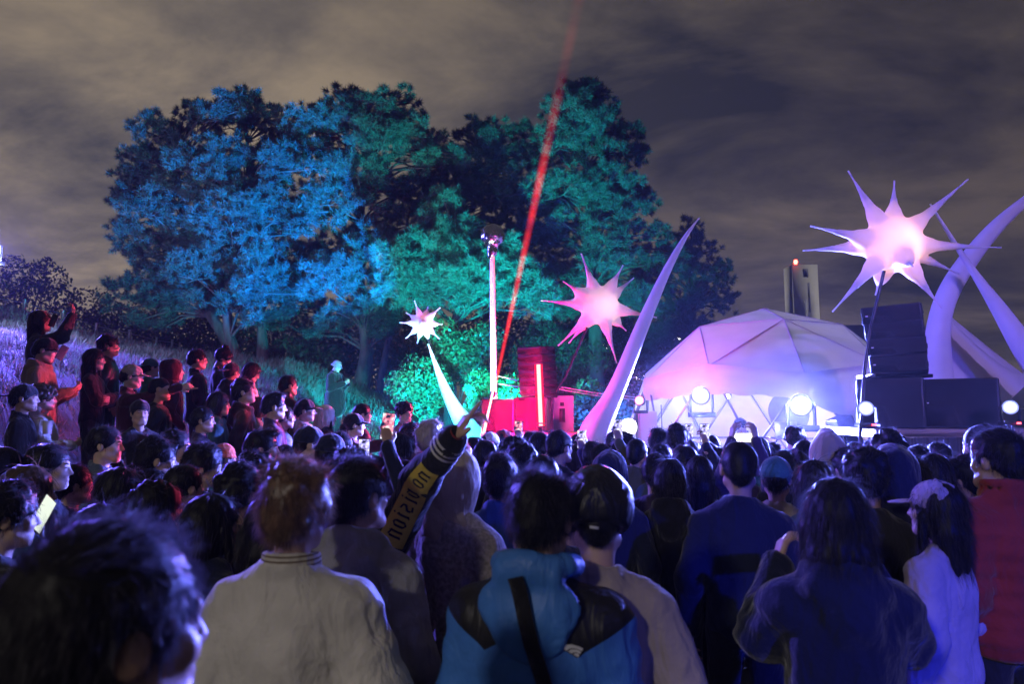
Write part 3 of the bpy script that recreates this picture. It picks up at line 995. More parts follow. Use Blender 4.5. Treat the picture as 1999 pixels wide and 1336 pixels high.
# ---------------------------------------------------------------- loudspeakers
def cab(root, c, size, rotm, name='cabinet', badge=False):
    """box with a recessed grille on its -Y face, side handles"""
    rel = Vector(c) - root.location
    o = MB().box((0, 0, 0), size, bevel=.012).build(name, M['black'], root)
    o.location = rel; o.rotation_euler = rotm.to_euler()
    w, dp, h = size
    MB().box((0, -dp / 2 - .004, 0), (w - .05, .012, h - .035), bevel=.004).build('grille', M['grille'], o)
    for s in (-1, 1):
        MB().box((s * (w / 2 + .004), dp * .1, 0), (.012, min(.18, dp * .4), min(.06, h * .3)), bevel=.004).build('handle', M['blackmetal'], o)
        if h > .18: MB().box((s * (w / 2 - .028), -dp / 2 - .012, 0), (.012, .008, h * .5), bevel=.002).build('grille_trim', M['blackmetal'], o)
    if badge:
        MB().box((w / 2 * -.80, -dp / 2 - .012, 0), (.03, .004, .016)).build('badge', M['whitepaint'], o)
    return o


def rotz(a): return Matrix.Rotation(a, 4, 'Z')


# right-hand stack (8.7 m): platform, two subs, four hung cabinets
D1 = 8.7
px2m = D1 / F
plz = at(1800, 838, D1).z
pl_c = at(1860, 838, D1)
plat = thing('stage_platform', 'low stage platform with a plank edge and black skirt under the big speakers', 'stage', (pl_c.x, D1 + .25, 0))
MB().box((.1, .35, plz - .05), (2.3, 1.5, .10), bevel=.008).build('deck', M['wood'], plat)
sk = []; nk = 80
for i in range(nk + 1):
    x = -1.0 + 2.2 * i / nk
    for z, s in ((plz - .102, .5), (plz * .5, 1.0), (.0, 1.25)):
        sk.append([x, -.40 + s * .035 * (math.sin(i * 1.25) + .6 * math.sin(i * .47 + z)), z])
Q = [[i * 3 + j, (i + 1) * 3 + j, (i + 1) * 3 + j + 1, i * 3 + j + 1] for i in range(nk) for j in range(2)]
MB().add(sk, None, Q).build('skirt', M['skirt'], plat, True)
subs = thing('subwoofer', 'black subwoofer cabinet carrying the tall hung speaker column', 'speaker', (at(1770, 838, D1).x, D1, plz))
cab(subs, at(1770, 787, D1) + Vector((0, .35, 0)), (118 * px2m, .62, 98 * px2m), rotz(R(-33)), badge=True)
MB().box((at(1775, 738, D1).x - subs.location.x, .35, at(1775, 736, D1).z - plz + .02), (.74, .5, .045), bevel=.006).build('top_plate', M['blackmetal'], subs)
subs2 = thing('subwoofer', 'wide black subwoofer cabinet with a white moving lamp before it', 'speaker', (at(1910, 838, D1).x, D1, plz))
cab(subs2, at(1908, 787, D1) + Vector((0, .33, 0)), (132 * px2m, .6, 96 * px2m), rotz(R(-36)), badge=True)
arr = thing('speaker_column', 'tall leaning stack of black wedge speakers under the large star', 'speaker', (at(1770, 735, D1).x, D1, at(1770, 735, D1).z))
for k, (cxp, cyp, ww, hh, tl, rz) in enumerate([(1775, 712, 104, 36, -6, -30), (1772, 676, 106, 35, -3, -31), (1767, 642, 107, 35, 0, -32), (1762, 609, 109, 37, 4, -33)]):
    q = Matrix.Rotation(R(-2.5), 4, 'Y') @ rotz(R(rz)) @ Matrix.Rotation(R(tl), 4, 'X')
    cab(arr, at(cxp, cyp, D1) + Vector((0, .25, 0)), (ww * px2m * .98, .40, hh * px2m * .97), q, badge=True)
MB().box((at(1770, 733, D1).x - arr.location.x, .26, .005), (.5, .3, .03)).build('base_bracket', M['blackmetal'], arr)

# centre stack (10.8 m)
D2 = 10.8
p2 = D2 / F
cs1 = at(1030, 840, D2)
sub3 = thing('subwoofer', 'purple-lit subwoofer cabinet below the white pole', 'speaker', (at(985, 845, D2).x, D2, at(985, 845, D2).z))
cab(sub3, at(980, 812, D2) + Vector((0, .3, 0)), (66 * p2, .6, 64 * p2), rotz(R(-14)))
sub4 = thing('subwoofer', 'magenta-lit subwoofer cabinet behind the red light tube', 'speaker', (at(1050, 845, D2).x, D2, at(1050, 845, D2).z))
cab(sub4, at(1044, 810, D2) + Vector((0, .3, 0)), (66 * p2, .6, 66 * p2), rotz(R(-14)))
dk = thing('stage_platform', 'small riser under the centre speakers', 'stage', (at(1030, 845, D2).x, D2 + .3, 0))
zt = at(1030, 845, D2).z
MB().box((.15, 0, zt - .04), (1.75, 1.1, .07), bevel=.006).build('deck', M['wood'], dk)
MB().box((.15, 0, (zt - .08) / 2), (1.65, 1.0, zt - .08), bevel=.01).build('skirt', M['skirt'], dk)
arr2 = thing('speaker_column', 'small magenta-lit stack of wedge speakers at the red light tube', 'speaker', (at(1045, 775, D2).x, D2 + .1, at(1045, 775, D2).z))
for k in range(6):
    t = k / 5
    cxp = 1053 - 5 * t; cyp = 766 - 16.2 * k
    q = rotz(R(-38)) @ Matrix.Rotation(R(-7 + 9 * t), 4, 'X')
    cab(arr2, at(cxp - 1, cyp, D2 + .12) + Vector((0, .1, 0)), (60 * p2, .40, 16.6 * p2), q)
MB().box((0, .12, -.03), (.5, .4, .05)).build('base_bracket', M['blackmetal'], arr2)
cas = thing('flight_case', 'red-lit open flight case with dark slots next to the light tube', 'case', (at(1100, 845, 11.2).x, 11.2, at(1100, 845, 11.2).z))
M['casegrey'] = mat('case_panel', (0.35, 0.33, 0.33), .5, var=.1)
MB().box((0, .25, .30), (.34, .5, .60), bevel=.01).build('shell', M['casegrey'], cas)
MB().box((-.02, -.004, .28), (.09, .012, .22)).build('slot', M['black'], cas)
MB().box((-.02, -.004, .46), (.06, .012, .06)).build('slot', M['black'], cas)
MB().box((0, .25, .62), (.36, .52, .03), bevel=.005).build('lid', M['black'], cas)
MB().box((.05, .25, (0 - at(1100, 845, 11.2).z) / 2), (.5, .5, at(1100, 845, 11.2).z - .006)).build('plinth', M['skirt'], cas)

# red light tube
tb0, tb1 = at(1056, 832, 10.3), at(1051, 712, 10.3)
tube = thing('light_tube', 'glowing red neon light tube standing before the speakers', 'lamp', (tb0.x, 10.3, 0))
MB().tube([tb0 - tube.location, tb1 - tube.location], .030, 14).build('core', emis('hot_core', (1.0, .22, .20), 7), tube, True)
gm = bpy.data.materials.new('red_halo'); gm.use_nodes = True
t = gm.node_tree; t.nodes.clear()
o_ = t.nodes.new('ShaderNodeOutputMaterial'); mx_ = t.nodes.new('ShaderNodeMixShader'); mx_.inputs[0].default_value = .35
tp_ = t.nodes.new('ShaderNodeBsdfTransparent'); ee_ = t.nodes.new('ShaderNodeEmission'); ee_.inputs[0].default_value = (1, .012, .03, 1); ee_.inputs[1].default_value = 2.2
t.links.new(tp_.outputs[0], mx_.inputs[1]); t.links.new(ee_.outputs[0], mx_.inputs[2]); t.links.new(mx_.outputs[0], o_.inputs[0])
MB().tube([tb0 - tube.location, tb1 - tube.location], .062, 18).build('glow_glass', gm, tube, True)  # see-through glowing tube paints the red halo round the core
MB().tube([Vector((0, 0, 0)), tb0 - tube.location], .02, 8).build('stand', M['blackmetal'], tube)
for s in (-.028, .028):
    MB().tube([tb0 - tube.location + Vector((0, 0, s)), tb0 - tube.location + Vector((0, 0, s + .02))], .066, 12).build('end_cap', M['blackmetal'], tube)
lamp('SPOT', 'tube_spill', tb0.lerp(tb1, .6) + Vector((-.07, -.10, 0)), (1.0, .07, .2), 2400, tube, (-4.6, 7.2, 2.0), 120, .6, .25)
for k in range(3):
    q_ = tb0.lerp(tb1, .2 + .3 * k) + Vector((-.10, -.20, 0))
    lamp('SPOT', 'tube_glow', q_, (1.0, .0, .13), 420, tube, q_ + Vector((-.12, 1, .05)), 150, .4, .07)

lamp('POINT', 'tube_ambient', tb0.lerp(tb1, .4) + Vector((.10, -.22, 0)), (1.0, .03, .34), 110, tube, radius=.1)

# thin red light stick leaning by the sub
s0, s1 = at(943, 852, 9.6), at(963, 762, 9.6)
stk = thing('light_stick', 'thin pink light stick leaning before the purple subwoofer', 'lamp', (s0.x, 9.6, 0))
MB().tube([s0 - stk.location, s1 - stk.location], [.02, .014], 8).build('glow_glass', emis('pink_neon', (1.0, .22, .25), 6), stk, True)
MB().tube([Vector((0, 0, 0)), s0 - stk.location], .015, 8).build('stand', M['blackmetal'], stk)

# laser beam: light scattered in the smoky air, banded where the smoke is
lb0, lb1 = at(965, 762, 9.6), at(1138, -40, 9.0)
bd = lb1 - lb0
beam = MB().tube([Vector((0, 0, 0)) + bd * t for t in np.linspace(0, 1, 12)], np.linspace(.026, .13, 12), 16).build('laser_beam', None, None, True)
beam.location = lb0
mb_ = bpy.data.materials.new('laser_smoke'); mb_.use_nodes = True
t = mb_.node_tree; t.nodes.clear()
mo = t.nodes.new('ShaderNodeOutputMaterial')
em = t.nodes.new('ShaderNodeEmission'); em.inputs[0].default_value = (1, .03, .035, 1)
tcn = t.nodes.new('ShaderNodeTexCoord')
dp_ = t.nodes.new('ShaderNodeVectorMath'); dp_.operation = 'DOT_PRODUCT'
dp_.inputs[1].default_value = tuple(bd / bd.length_squared)
t.links.new(tcn.outputs['Object'], dp_.inputs[0])
nzb = t.nodes.new('ShaderNodeTexNoise'); nzb.noise_dimensions = '1D'; nzb.inputs['Scale'].default_value = 9; nzb.inputs['Detail'].default_value = 5
t.links.new(dp_.outputs['Value'], nzb.inputs['W'])
rmp = t.nodes.new('ShaderNodeMapRange'); rmp.inputs['From Min'].default_value = .35; rmp.inputs['From Max'].default_value = .62
rmp.inputs['To Min'].default_value = .55; rmp.inputs['To Max'].default_value = 1.5
t.links.new(nzb.outputs['Fac'], rmp.inputs['Value'])
fade = t.nodes.new('ShaderNodeValToRGB')   # smoke thins with height
els = fade.color_ramp.elements
els[0].position = 0; els[0].color = (1, 1, 1, 1)
els[1].position = 1; els[1].color = (.006, .006, .006, 1)
for p_, v_ in ((.25, .55), (.5, .24), (.64, .09), (.74, .014)):
    q_ = els.new(p_); q_.color = (v_, v_, v_, 1)
t.links.new(dp_.outputs['Value'], fade.inputs[0])
m1 = t.nodes.new('ShaderNodeMath'); m1.operation = 'MULTIPLY'
t.links.new(rmp.outputs[0], m1.inputs[0]); t.links.new(fade.outputs[0], m1.inputs[1])
def ln_(op, a, b=None):
    n_ = t.nodes.new('ShaderNodeMath'); n_.operation = op
    for i_, v_ in enumerate((a, b)):
        if isinstance(v_, (int, float)): n_.inputs[i_].default_value = v_
        elif v_ is not None: t.links.new(v_, n_.inputs[i_])
    return n_.outputs[0]


crs = t.nodes.new('ShaderNodeVectorMath'); crs.operation = 'CROSS_PRODUCT'; crs.inputs[1].default_value = tuple(bd.normalized())
t.links.new(tcn.outputs['Object'], crs.inputs[0])
lgt = t.nodes.new('ShaderNodeVectorMath'); lgt.operation = 'LENGTH'; t.links.new(crs.outputs[0], lgt.inputs[0])
rr_ = ln_('DIVIDE', lgt.outputs['Value'], ln_('ADD', ln_('MULTIPLY', dp_.outputs['Value'], .104), .026))
soft = ln_('POWER', ln_('MAXIMUM', ln_('SUBTRACT', 1.0, ln_('MULTIPLY', rr_, rr_)), 0.0), 1.5)
m2 = t.nodes.new('ShaderNodeMath'); m2.operation = 'MULTIPLY'
t.links.new(ln_('MULTIPLY', soft, 24.0), m2.inputs[1])
t.links.new(m1.outputs[0], m2.inputs[0]); t.links.new(m2.outputs[0], em.inputs[1])
t.links.new(em.outputs[0], mo.inputs['Volume'])
beam.data.materials.clear(); beam.data.materials.append(mb_)
tag(beam, 'red laser beam slanting up through the smoke into the sky', 'laser beam')

# ---------------------------------------------------------------- white pole with foil ball
pb = at(967, 860, 12); ptop = at(961, 492, 12)
pol = thing('foil_ball_pole', 'white pole topped with a crumpled foil ball', 'pole', (pb.x, 12, ground(pb.x, 12)))
MB().tube([Vector((0, 0, -.1)), ptop - pol.location], [.075, .045], 16).build('pole', M['whitepaint'], pol, True)
M['foil'] = mat('crumpled_foil', (.55, .6, .62), .16, metal=1.0, var=.1)
bc = at(962, 460, 12) - pol.location
sh = Shape().ell(bc, (.205, .205, .20)).cap(bc + Vector((0, 0, -.19)), bc + Vector((0, 0, -.31)), .085, .07, k=.05).cap(bc + Vector((-.01, 0, -.28)), bc + Vector((-.03, 0, -.40)), .075, .04, k=.03)
V, Q = surf(sh, .011, disp=lambda p: .016 * np.abs(wav(p, 19)) + .010 * np.abs(wav(p, 43, 2.0)))
me = mesh_np('foil_ball', V, None, Q, False); me.materials.append(M['foil']); link('foil_ball', me, pol)
for (a, b, c, d) in [(974, 735, 1010, 744), (974, 750, 1012, 756)]:
    MB().tube([at(a, b, 12) - pol.location, at(c, d, 11.6) - pol.location], .012, 5).build('guy_rope', M['rope'], pol)
ca = thing('cable', 'two pale guy ropes running from the speakers to the dome tent', 'cable', at(1092, 756, 11))
for dz in (0, 5):
    MB().tube([at(1090, 755 + dz, 11) - ca.location, at(1165, 768 + dz, 11.5) - ca.location, at(1243, 776 + dz, 12.2) - ca.location], .010, 5).build('rope', M['rope'], ca)


# ---------------------------------------------------------------- stage lamps
def fixture(name, label, loc, target, col, lens_col, lens_str, power, angle, group=None, size=.1, stand=None, readout=False, blend=.6, lens_r=None):
    loc = Vector(loc)
    root = thing(name, label, 'lamp', loc, group=group)
    dr = (Vector(target) - loc).normalized()
    q = dr.to_track_quat('Z', 'Y').to_matrix().to_4x4()
    MB().lathe((0, 0, 0), [(.0, -size * 1.5), (size * .6, -size * 1.45), (size * .85, -size * .8), (size, size * .7), (size * .92, size * .72)], 18, rot=q).build('housing', M['blackmetal'], root, True)
    lr = lens_r or size * .985
    MB().lathe(dr * size * .66, [(lr * .42, 0), (lr * .3, size * .10), (0.001, size * .14)], 18, rot=q).build('bulb', emis(name + '_bulb', lens_col, lens_str), root, True)
    mixc = lambda t: tuple(lens_col[i] * (1 - t) + col[i] * t for i in range(3))
    for r0_, r1_, st_, mx_ in ((.42, .64, min(lens_str, 5.0), .25), (.64, .82, min(lens_str, 1.8), .5), (.82, 1.0, min(lens_str, 1.1), .7)):  # glowing rings paint the soft glare round the bulb
        MB().lathe(dr * size * .64, [(lr * r0_, size * (.06 - .06 * r0_)), (lr * r1_, size * (.06 - .06 * r1_))], 18, rot=q).build('glare', emis(name + '_glare', mixc(mx_), st_), root, True)
    for s in (-1, 1):
        MB().box((s * size * 1.18, 0, -size * .9), (size * .16, size * .5, size * 2.0), bevel=.006).build('yoke_arm', M['blackmetal'], root)
    MB().box((0, 0, -size * 2.1), (size * 2.6, size * 1.5, size * .55), bevel=.01).build('base', M['blackmetal'], root)
    if readout:
        MB().box((size * .5, -size * .77, -size * 2.1), (size * .55, .006, size * .22)).build('display', emis('red_display', (1, .06, .08), 9), root)
    zb = -size * 2.35
    if stand is not None:
        MB().tube([(0, 0, zb), (0, 0, stand - loc.z)], .022, 8).build('stand', M['blackmetal'], root)
    lamp('SPOT', name + '_light', loc + dr * size * 1.1, col, power, root, target, angle, blend, size * .7)
    return root


BW = (.14, .17, 1.0)
LENS = (.72, .78, 1.0)
fixture('stage_lamp', 'dazzling white-blue lamp hung under the tent hem towards the pedestal', at(1369, 772, 11.0), (-.4, 2.0, 1.2), BW, LENS, 160, 24000, 92, 'lamps of the dome booth', .15)
fixture('stage_lamp', 'dazzling white-blue lamp in front of the grey disc beside the laptop', at(1563, 790, 10.9), (.9, 2.0, 1.2), BW, LENS, 220, 34000, 92, 'lamps of the dome booth', .18)
fixture('moving_head_lamp', 'white moving-head lamp on the bracket at the speaker platform corner', at(1691, 797, 7.8), (.2, 1.0, 1.3), BW, LENS, 70, 1600, 130, 'moving lamps on the platform', .09, readout=True)
fixture('moving_head_lamp', 'white moving-head lamp standing before the wide subwoofer', at(1971, 795, 8.1), (1.6, .8, 1.4), BW, LENS, 90, 3600, 130, 'moving lamps on the platform', .09, readout=True, stand=plz)
fixture('moving_head_lamp', 'red-lit moving lamp on the pedestal at the dome tent edge', at(1250, 783, 11.0), at(1200, 765, 9.9), (1.0, .08, .34), (1, .75, .8), 40, 420, 85, None, .085)
for a_, b_, d_ in ((1420, 775, 14.2), (1545, 775, 14.4)):      # added bulbs, unseen, light the liner
    q_ = at(a_, b_, d_)
    r_ = thing('added_bulb', 'added bulb under the dome roof ' + ('towards the pedestal' if a_ < 1450 else 'above the laptop'), 'lamp', q_, group='added bulbs inside the dome tent')
    MB().lathe((0, 0, 0), [(max(.001, .05 * math.sin(a)), .05 * math.cos(a)) for a in np.linspace(0, math.pi, 9)], 12).build('bulb', emis('white_bulb', (.9, .92, 1), 25), r_, True)
    MB().tube([(0, 0, .05), (0, 0, .5)], .006, 5).build('cord', M['black'], r_)
    lamp('POINT', 'bulb_light', q_ + Vector((0, -.01, -.07)), (.88, .86, 1.0), 170, r_, radius=.06)
# pedestal under it
pd = thing('lamp_pedestal', 'pedestal draped in white cloth at the dome tent edge', 'pedestal', (at(1262, 830, 11.1).x, 11.1, 0))
zt2 = at(1262, 803, 11.1).z
MB().box((0, 0, zt2 / 2), (.30, .30, zt2), bevel=.02).build('drape', M['canvas'], pd)
MB().tube([(.22, -.1, zt2 + .1), (.24, -.1, zt2 - .8)], .008, 5).build('cable', M['black'], pd)
# globe lamp
gp_ = at(1227, 834, 8.4)
gl_ = thing('globe_lamp', 'round white globe lamp glowing above the heads', 'lamp', (gp_.x, 8.4, 0))
MB().lathe((0, 0, gp_.z), [(max(.001, .104 * math.sin(a)), .104 * math.cos(a)) for a in np.linspace(0, math.pi, 14)], 22).build('globe', emis('white_globe', (1, .95, .93), 5), gl_, True)
MB().tube([(0, 0, 0), (0, 0, gp_.z - .1)], .014, 8).build('stand', M['blackmetal'], gl_)

# coloured floods, added to light the trees and the bank: low behind the crowd
GRP = 'floodlights low at the foot of the bank'
fixture('floodlight', 'added green floodlight at the foot of the bank behind the crowd', (-1.25, 13.9, 1.25), (-1.8, 23, 9.6), (.0, .72, .70), (.3, 1, .8), 25, 15000, 58, GRP, .1, stand=.0, blend=1.0)
fixture('floodlight', 'added teal floodlight aimed up at the highest pine', (-.10, 14.2, 1.2), (2.4, 24, 8.0), (.0, .68, .76), (.3, 1, .9), 25, 15000, 56, GRP, .1, stand=.0, blend=1.0)
fixture('floodlight', 'added blue floodlight aimed up at the broad pines', (-2.2, 15.2, 1.65), (-9.0, 23.0, 9.3), (.0, .165, 1.0), (.3, .5, 1), 25, 72000, 46, GRP, .1, stand=.0, blend=.8)
fixture('floodlight', 'added dim teal floodlight spread over the whole stand of pines', (-1.7, 15.0, 1.55), (-4.5, 25, 8.5), (.0, .42, .72), (.3, .7, 1), 12, 9000, 110, GRP, .08, stand=.0)
fixture('floodlight', 'added deep blue floodlight aimed along the bank', (-1.2, 9.0, .7), (-8.5, 20, 5.0), (.01, .16, 1.0), (.3, .5, 1), 20, 3000, 110, GRP, .1, stand=.0)
fixture('floodlight', 'added blue floodlight in the trees behind the tusk', (2.6, 15.0, .8), (4.5, 26, 4.0), (.02, .10, 1.0), (.3, .5, 1), 20, 6000, 110, GRP, .1, stand=.0)
fixture('floodlight', 'added turquoise floodlight washing the grass slope below the pines', (-.75, 10.4, 1.0), (-4.6, 16, 1.6), (.02, .85, .80), (.3, 1, .9), 15, 4200, 95, GRP, .09, stand=.0)
fixture('floodlight', 'added pale turquoise uplight at the foot of the white pole', (-.80, 10.7, .9), (-.31, 12, 3.3), (.75, 1.0, .98), (.6, 1, .9), 15, 900, 80, GRP, .07, stand=.0)  # added uplight to brighten the white pole
# tall flood on the bank
fl = at(-16, 482, 17)
fixture('floodlight', 'violet-blue floodlight on a tall pole over the bank', fl, (-5.5, 9.5, .5), (.13, .08, 1.0), (.5, .55, 1), 130, 24000, 110, None, .2, stand=ground(fl.x, 17))
lamp('POINT', 'flood_spill', fl + Vector((.2, -.4, .1)), (.3, .35, 1.0), 2600, None, radius=.2)
fixture('floodlight', 'added small turquoise uplight on the purple subwoofer', at(962, 770, 10.95), (-.33, 12, 3.7), (.6, 1.0, .97), (.6, 1, .9), 6, 90, 95, GRP, .045)  # added to brighten the upper part of the white pole
# added lamps, unseen behind the camera: light tents, tusks and backs
WASH = []
fixture('added_wash_lamp', 'added violet wash lamp out of view behind the crowd', (5.2, -7.0, 5.6), (6.2, 12.0, 3.2), (.46, .28, 1.0), (.6, .5, 1), 20, 5600, 34, None, .14, stand=0)

fixture('added_fill_lamp', 'added dim warm fill lamp out of view behind the crowd', (-5.0, -7.5, 5.5), (-1.4, 2.2, 1.2), (1.0, .91, .84), (1, .9, .8), 6, 760, 42, None, .42, stand=0)  # fill lamp added to lift the nearest backs
fixture('added_wash_lamp', 'added deep blue wash lamp out of view behind the crowd', (3.8, -7.0, 5.2), (4.3, 4.4, 1.0), (.012, .03, 1.0), (.3, .4, 1), 8, 4600, 49, None, .12, stand=0)  # added to tint the backs of the crowd blue
fixture('floodlight', 'white uplight at the foot of the small star stalk', (at(925, 850, 12.2).x, 12.2, .9), at(850, 690, 13), (1, .93, .95), (1, 1, 1), 12, 45, 50, GRP, .06, stand=0)
# smoke from the stage drifts round the booth lamps
sm = Shape().ell((4.3, 11.0, 1.9), (3.6, 2.0, 1.5)).ell((1.2, 10.6, 1.6), (2.0, 1.3, 1.0), k=.6)
V, Q = surf(sm, .16, disp=lambda p: .25 * wav(p, 1.6), pad=.5)
me = mesh_np('smoke', V, None, Q, True)
ms = bpy.data.materials.new('stage_smoke'); ms.use_nodes = True
t = ms.node_tree; t.nodes.clear()
o = t.nodes.new('ShaderNodeOutputMaterial'); v = t.nodes.new('ShaderNodeVolumePrincipled')
v.inputs['Color'].default_value = (.9, .9, .95, 1); v.inputs['Density'].default_value = .003; v.inputs['Anisotropy'].default_value = .35
t.links.new(v.outputs[0], o.inputs['Volume']); me.materials.append(ms)
tag(link('smoke', me), 'thin smoke drifting round the booth lamps', 'smoke', kind='stuff')

# ================================================================== PEOPLE
HC = np.array([0, 0.0, 1.615])      # skull centre of a 1.74 m figure


def cloth(name, col, **k):
    k = {**dict(rough=.85, var=.14, scale=5.0, sheen=.25, bump=.35, bscale=26.0, spec=.25, fold=.40), **k}
    return mat(name, col, **k)


SKIN = [mat('skin_warm', (.52, .34, .25), .5, var=.06, scale=14), mat('skin_tan', (.43, .27, .19), .5, var=.06, scale=14), mat('skin_fair', (.60, .42, .33), .5, var=.06, scale=14)]
HAIRM = {'black': mat('black_hair', (.008, .0075, .008), .5, spec=.2, var=.3, scale=60, stretch=(1, 1, .2)),
         'brown': mat('brown_hair', (.055, .033, .02), .40, var=.35, scale=60, stretch=(1, 1, .2)),
         'chestnut': mat('chestnut_hair', (.11, .06, .032), .42, var=.35, scale=60, stretch=(1, 1, .2)),
         'blond': mat('bleached_hair', (.34, .28, .24), .45, var=.3, scale=60, stretch=(1, 1, .2)),
         'red': mat('dyed_red_hair', (.42, .05, .03), .45, var=.3, scale=60, stretch=(1, 1, .2))}
STRANDM = {'black': mat('black_strands', (.055, .050, .057), .45, spec=.3, var=.3, scale=60, transl=.45), 'brown': mat('brown_strands', (.13, .085, .06), .4, var=.3, scale=60, transl=.45),
           'chestnut': mat('chestnut_strands', (.20, .115, .065), .4, var=.3, scale=60, transl=.4), 'blond': mat('bleached_strands', (.42, .36, .32), .4, var=.3, scale=60, transl=.4), 'red': mat('red_strands', (.5, .08, .05), .4, var=.3, scale=60, transl=.4)}
CM = {}
for nm, c in dict(black=(.009, .009, .010), charcoal=(.024, .024, .026), navy=(.011, .015, .042), grey=(.26, .26, .27), cream=(.60, .58, .54), white=(.72, .71, .69),
                  beige=(.40, .33, .25), brown=(.05, .032, .022), maroon=(.06, .012, .018), red=(.34, .04, .025), blue=(.05, .13, .32), green=(.06, .22, .12), denim=(.09, .13, .21),
                  lavender=(.42, .34, .45), olive=(.10, .10, .05), orange=(.55, .10, .02), pink=(.45, .2, .24), teal=(.04, .13, .14), purple=(.05, .032, .085), tan=(.30, .22, .15)).items():
    CM[nm] = cloth(nm + '_cloth', c)
CM['leather'] = mat('black_leather', (.016, .015, .015), .38, var=.2, bump=.3, bscale=30)
CM['cheque'] = None
_cache = {}


def rotm(yaw=0, pitch=0, roll=0):
    return np.array((Matrix.Rotation(yaw, 3, 'Z') @ Matrix.Rotation(pitch, 3, 'X') @ Matrix.Rotation(roll, 3, 'Y')))


def head_np(variant, res):
    key = ('head', variant, res)
    if key in _cache: return _cache[key]
    w = (1.0, .95, 1.05)[variant % 3]
    S = Shape()
    S.ell((0, -.014, .028), (.073 * w, .091, .086))
    S.ell((0, .022, -.030), (.058 * w, .066, .078), k=.035)
    S.cap((-.022 * w, .066, -.092), (.022 * w, .066, -.092), .019, k=.03)
    S.cap((-.052 * w, .01, -.062), (-.03, .05, -.09), .018, k=.03).cap((.052 * w, .01, -.062), (.03, .05, -.09), .018, k=.03)
    S.cap((-.034, .078, .024), (.034, .078, .024), .0095, k=.018)
    S.cap((-.043, .062, -.022), (-.03, .070, -.03), .016, k=.02).cap((.043, .062, -.022), (.03, .070, -.03), .016, k=.02)
    for s in (-1, 1):
        S.ell((s * .031, .096, .004), (.017, .016, .011), k=.012, sub=True)
        S.ell((s * .031, .074, .003), (.0125, .0125, .0125), k=.003)
    S.cap((0, .086, .012), (0, .104, -.026), .0075, .0105, k=.012)
    S.cap((-.011, .092, -.030), (.011, .092, -.030), .0075, k=.008)
    S.cap((-.018, .083, -.056), (.018, .083, -.056), .007, k=.006).cap((-.016, .082, -.068), (.016, .082, -.068), .008, k=.006)
    S.cap((-.022, .097, -.0615), (.022, .097, -.0615), .004, k=.004, sub=True)
    for s in (-1, 1):
        S.ell((s * .076 * w, -.012, -.004), (.010, .021, .031), k=.008, rot=rotm(s * -.35, -.15))
        S.ell((s * .088 * w, -.006, 0), (.006, .010, .017), k=.005, sub=True)
    S.cap((0, -.022, -.06), (0, -.026, -.160), .050, .047, k=.03)
    V, Q = surf(S, res)
    _cache[key] = (V, Q)
    return V, Q


def brows_np():
    if 'brow' in _cache: return _cache['brow']
    S = Shape()
    for s in (-1, 1):
        S.cap((s * .017, .091, .0235), (s * .034, .088, .028), .0036, .004, k=.001)
        S.cap((s * .034, .088, .028), (s * .047, .078, .025), .004, .0025, k=.003)
        S.cap((s * .021, .0875, .0055), (s * .040, .0825, .0060), .0028, k=.001)
    _cache['brow'] = surf(S, .003, pad=.004)
    return _cache['brow']


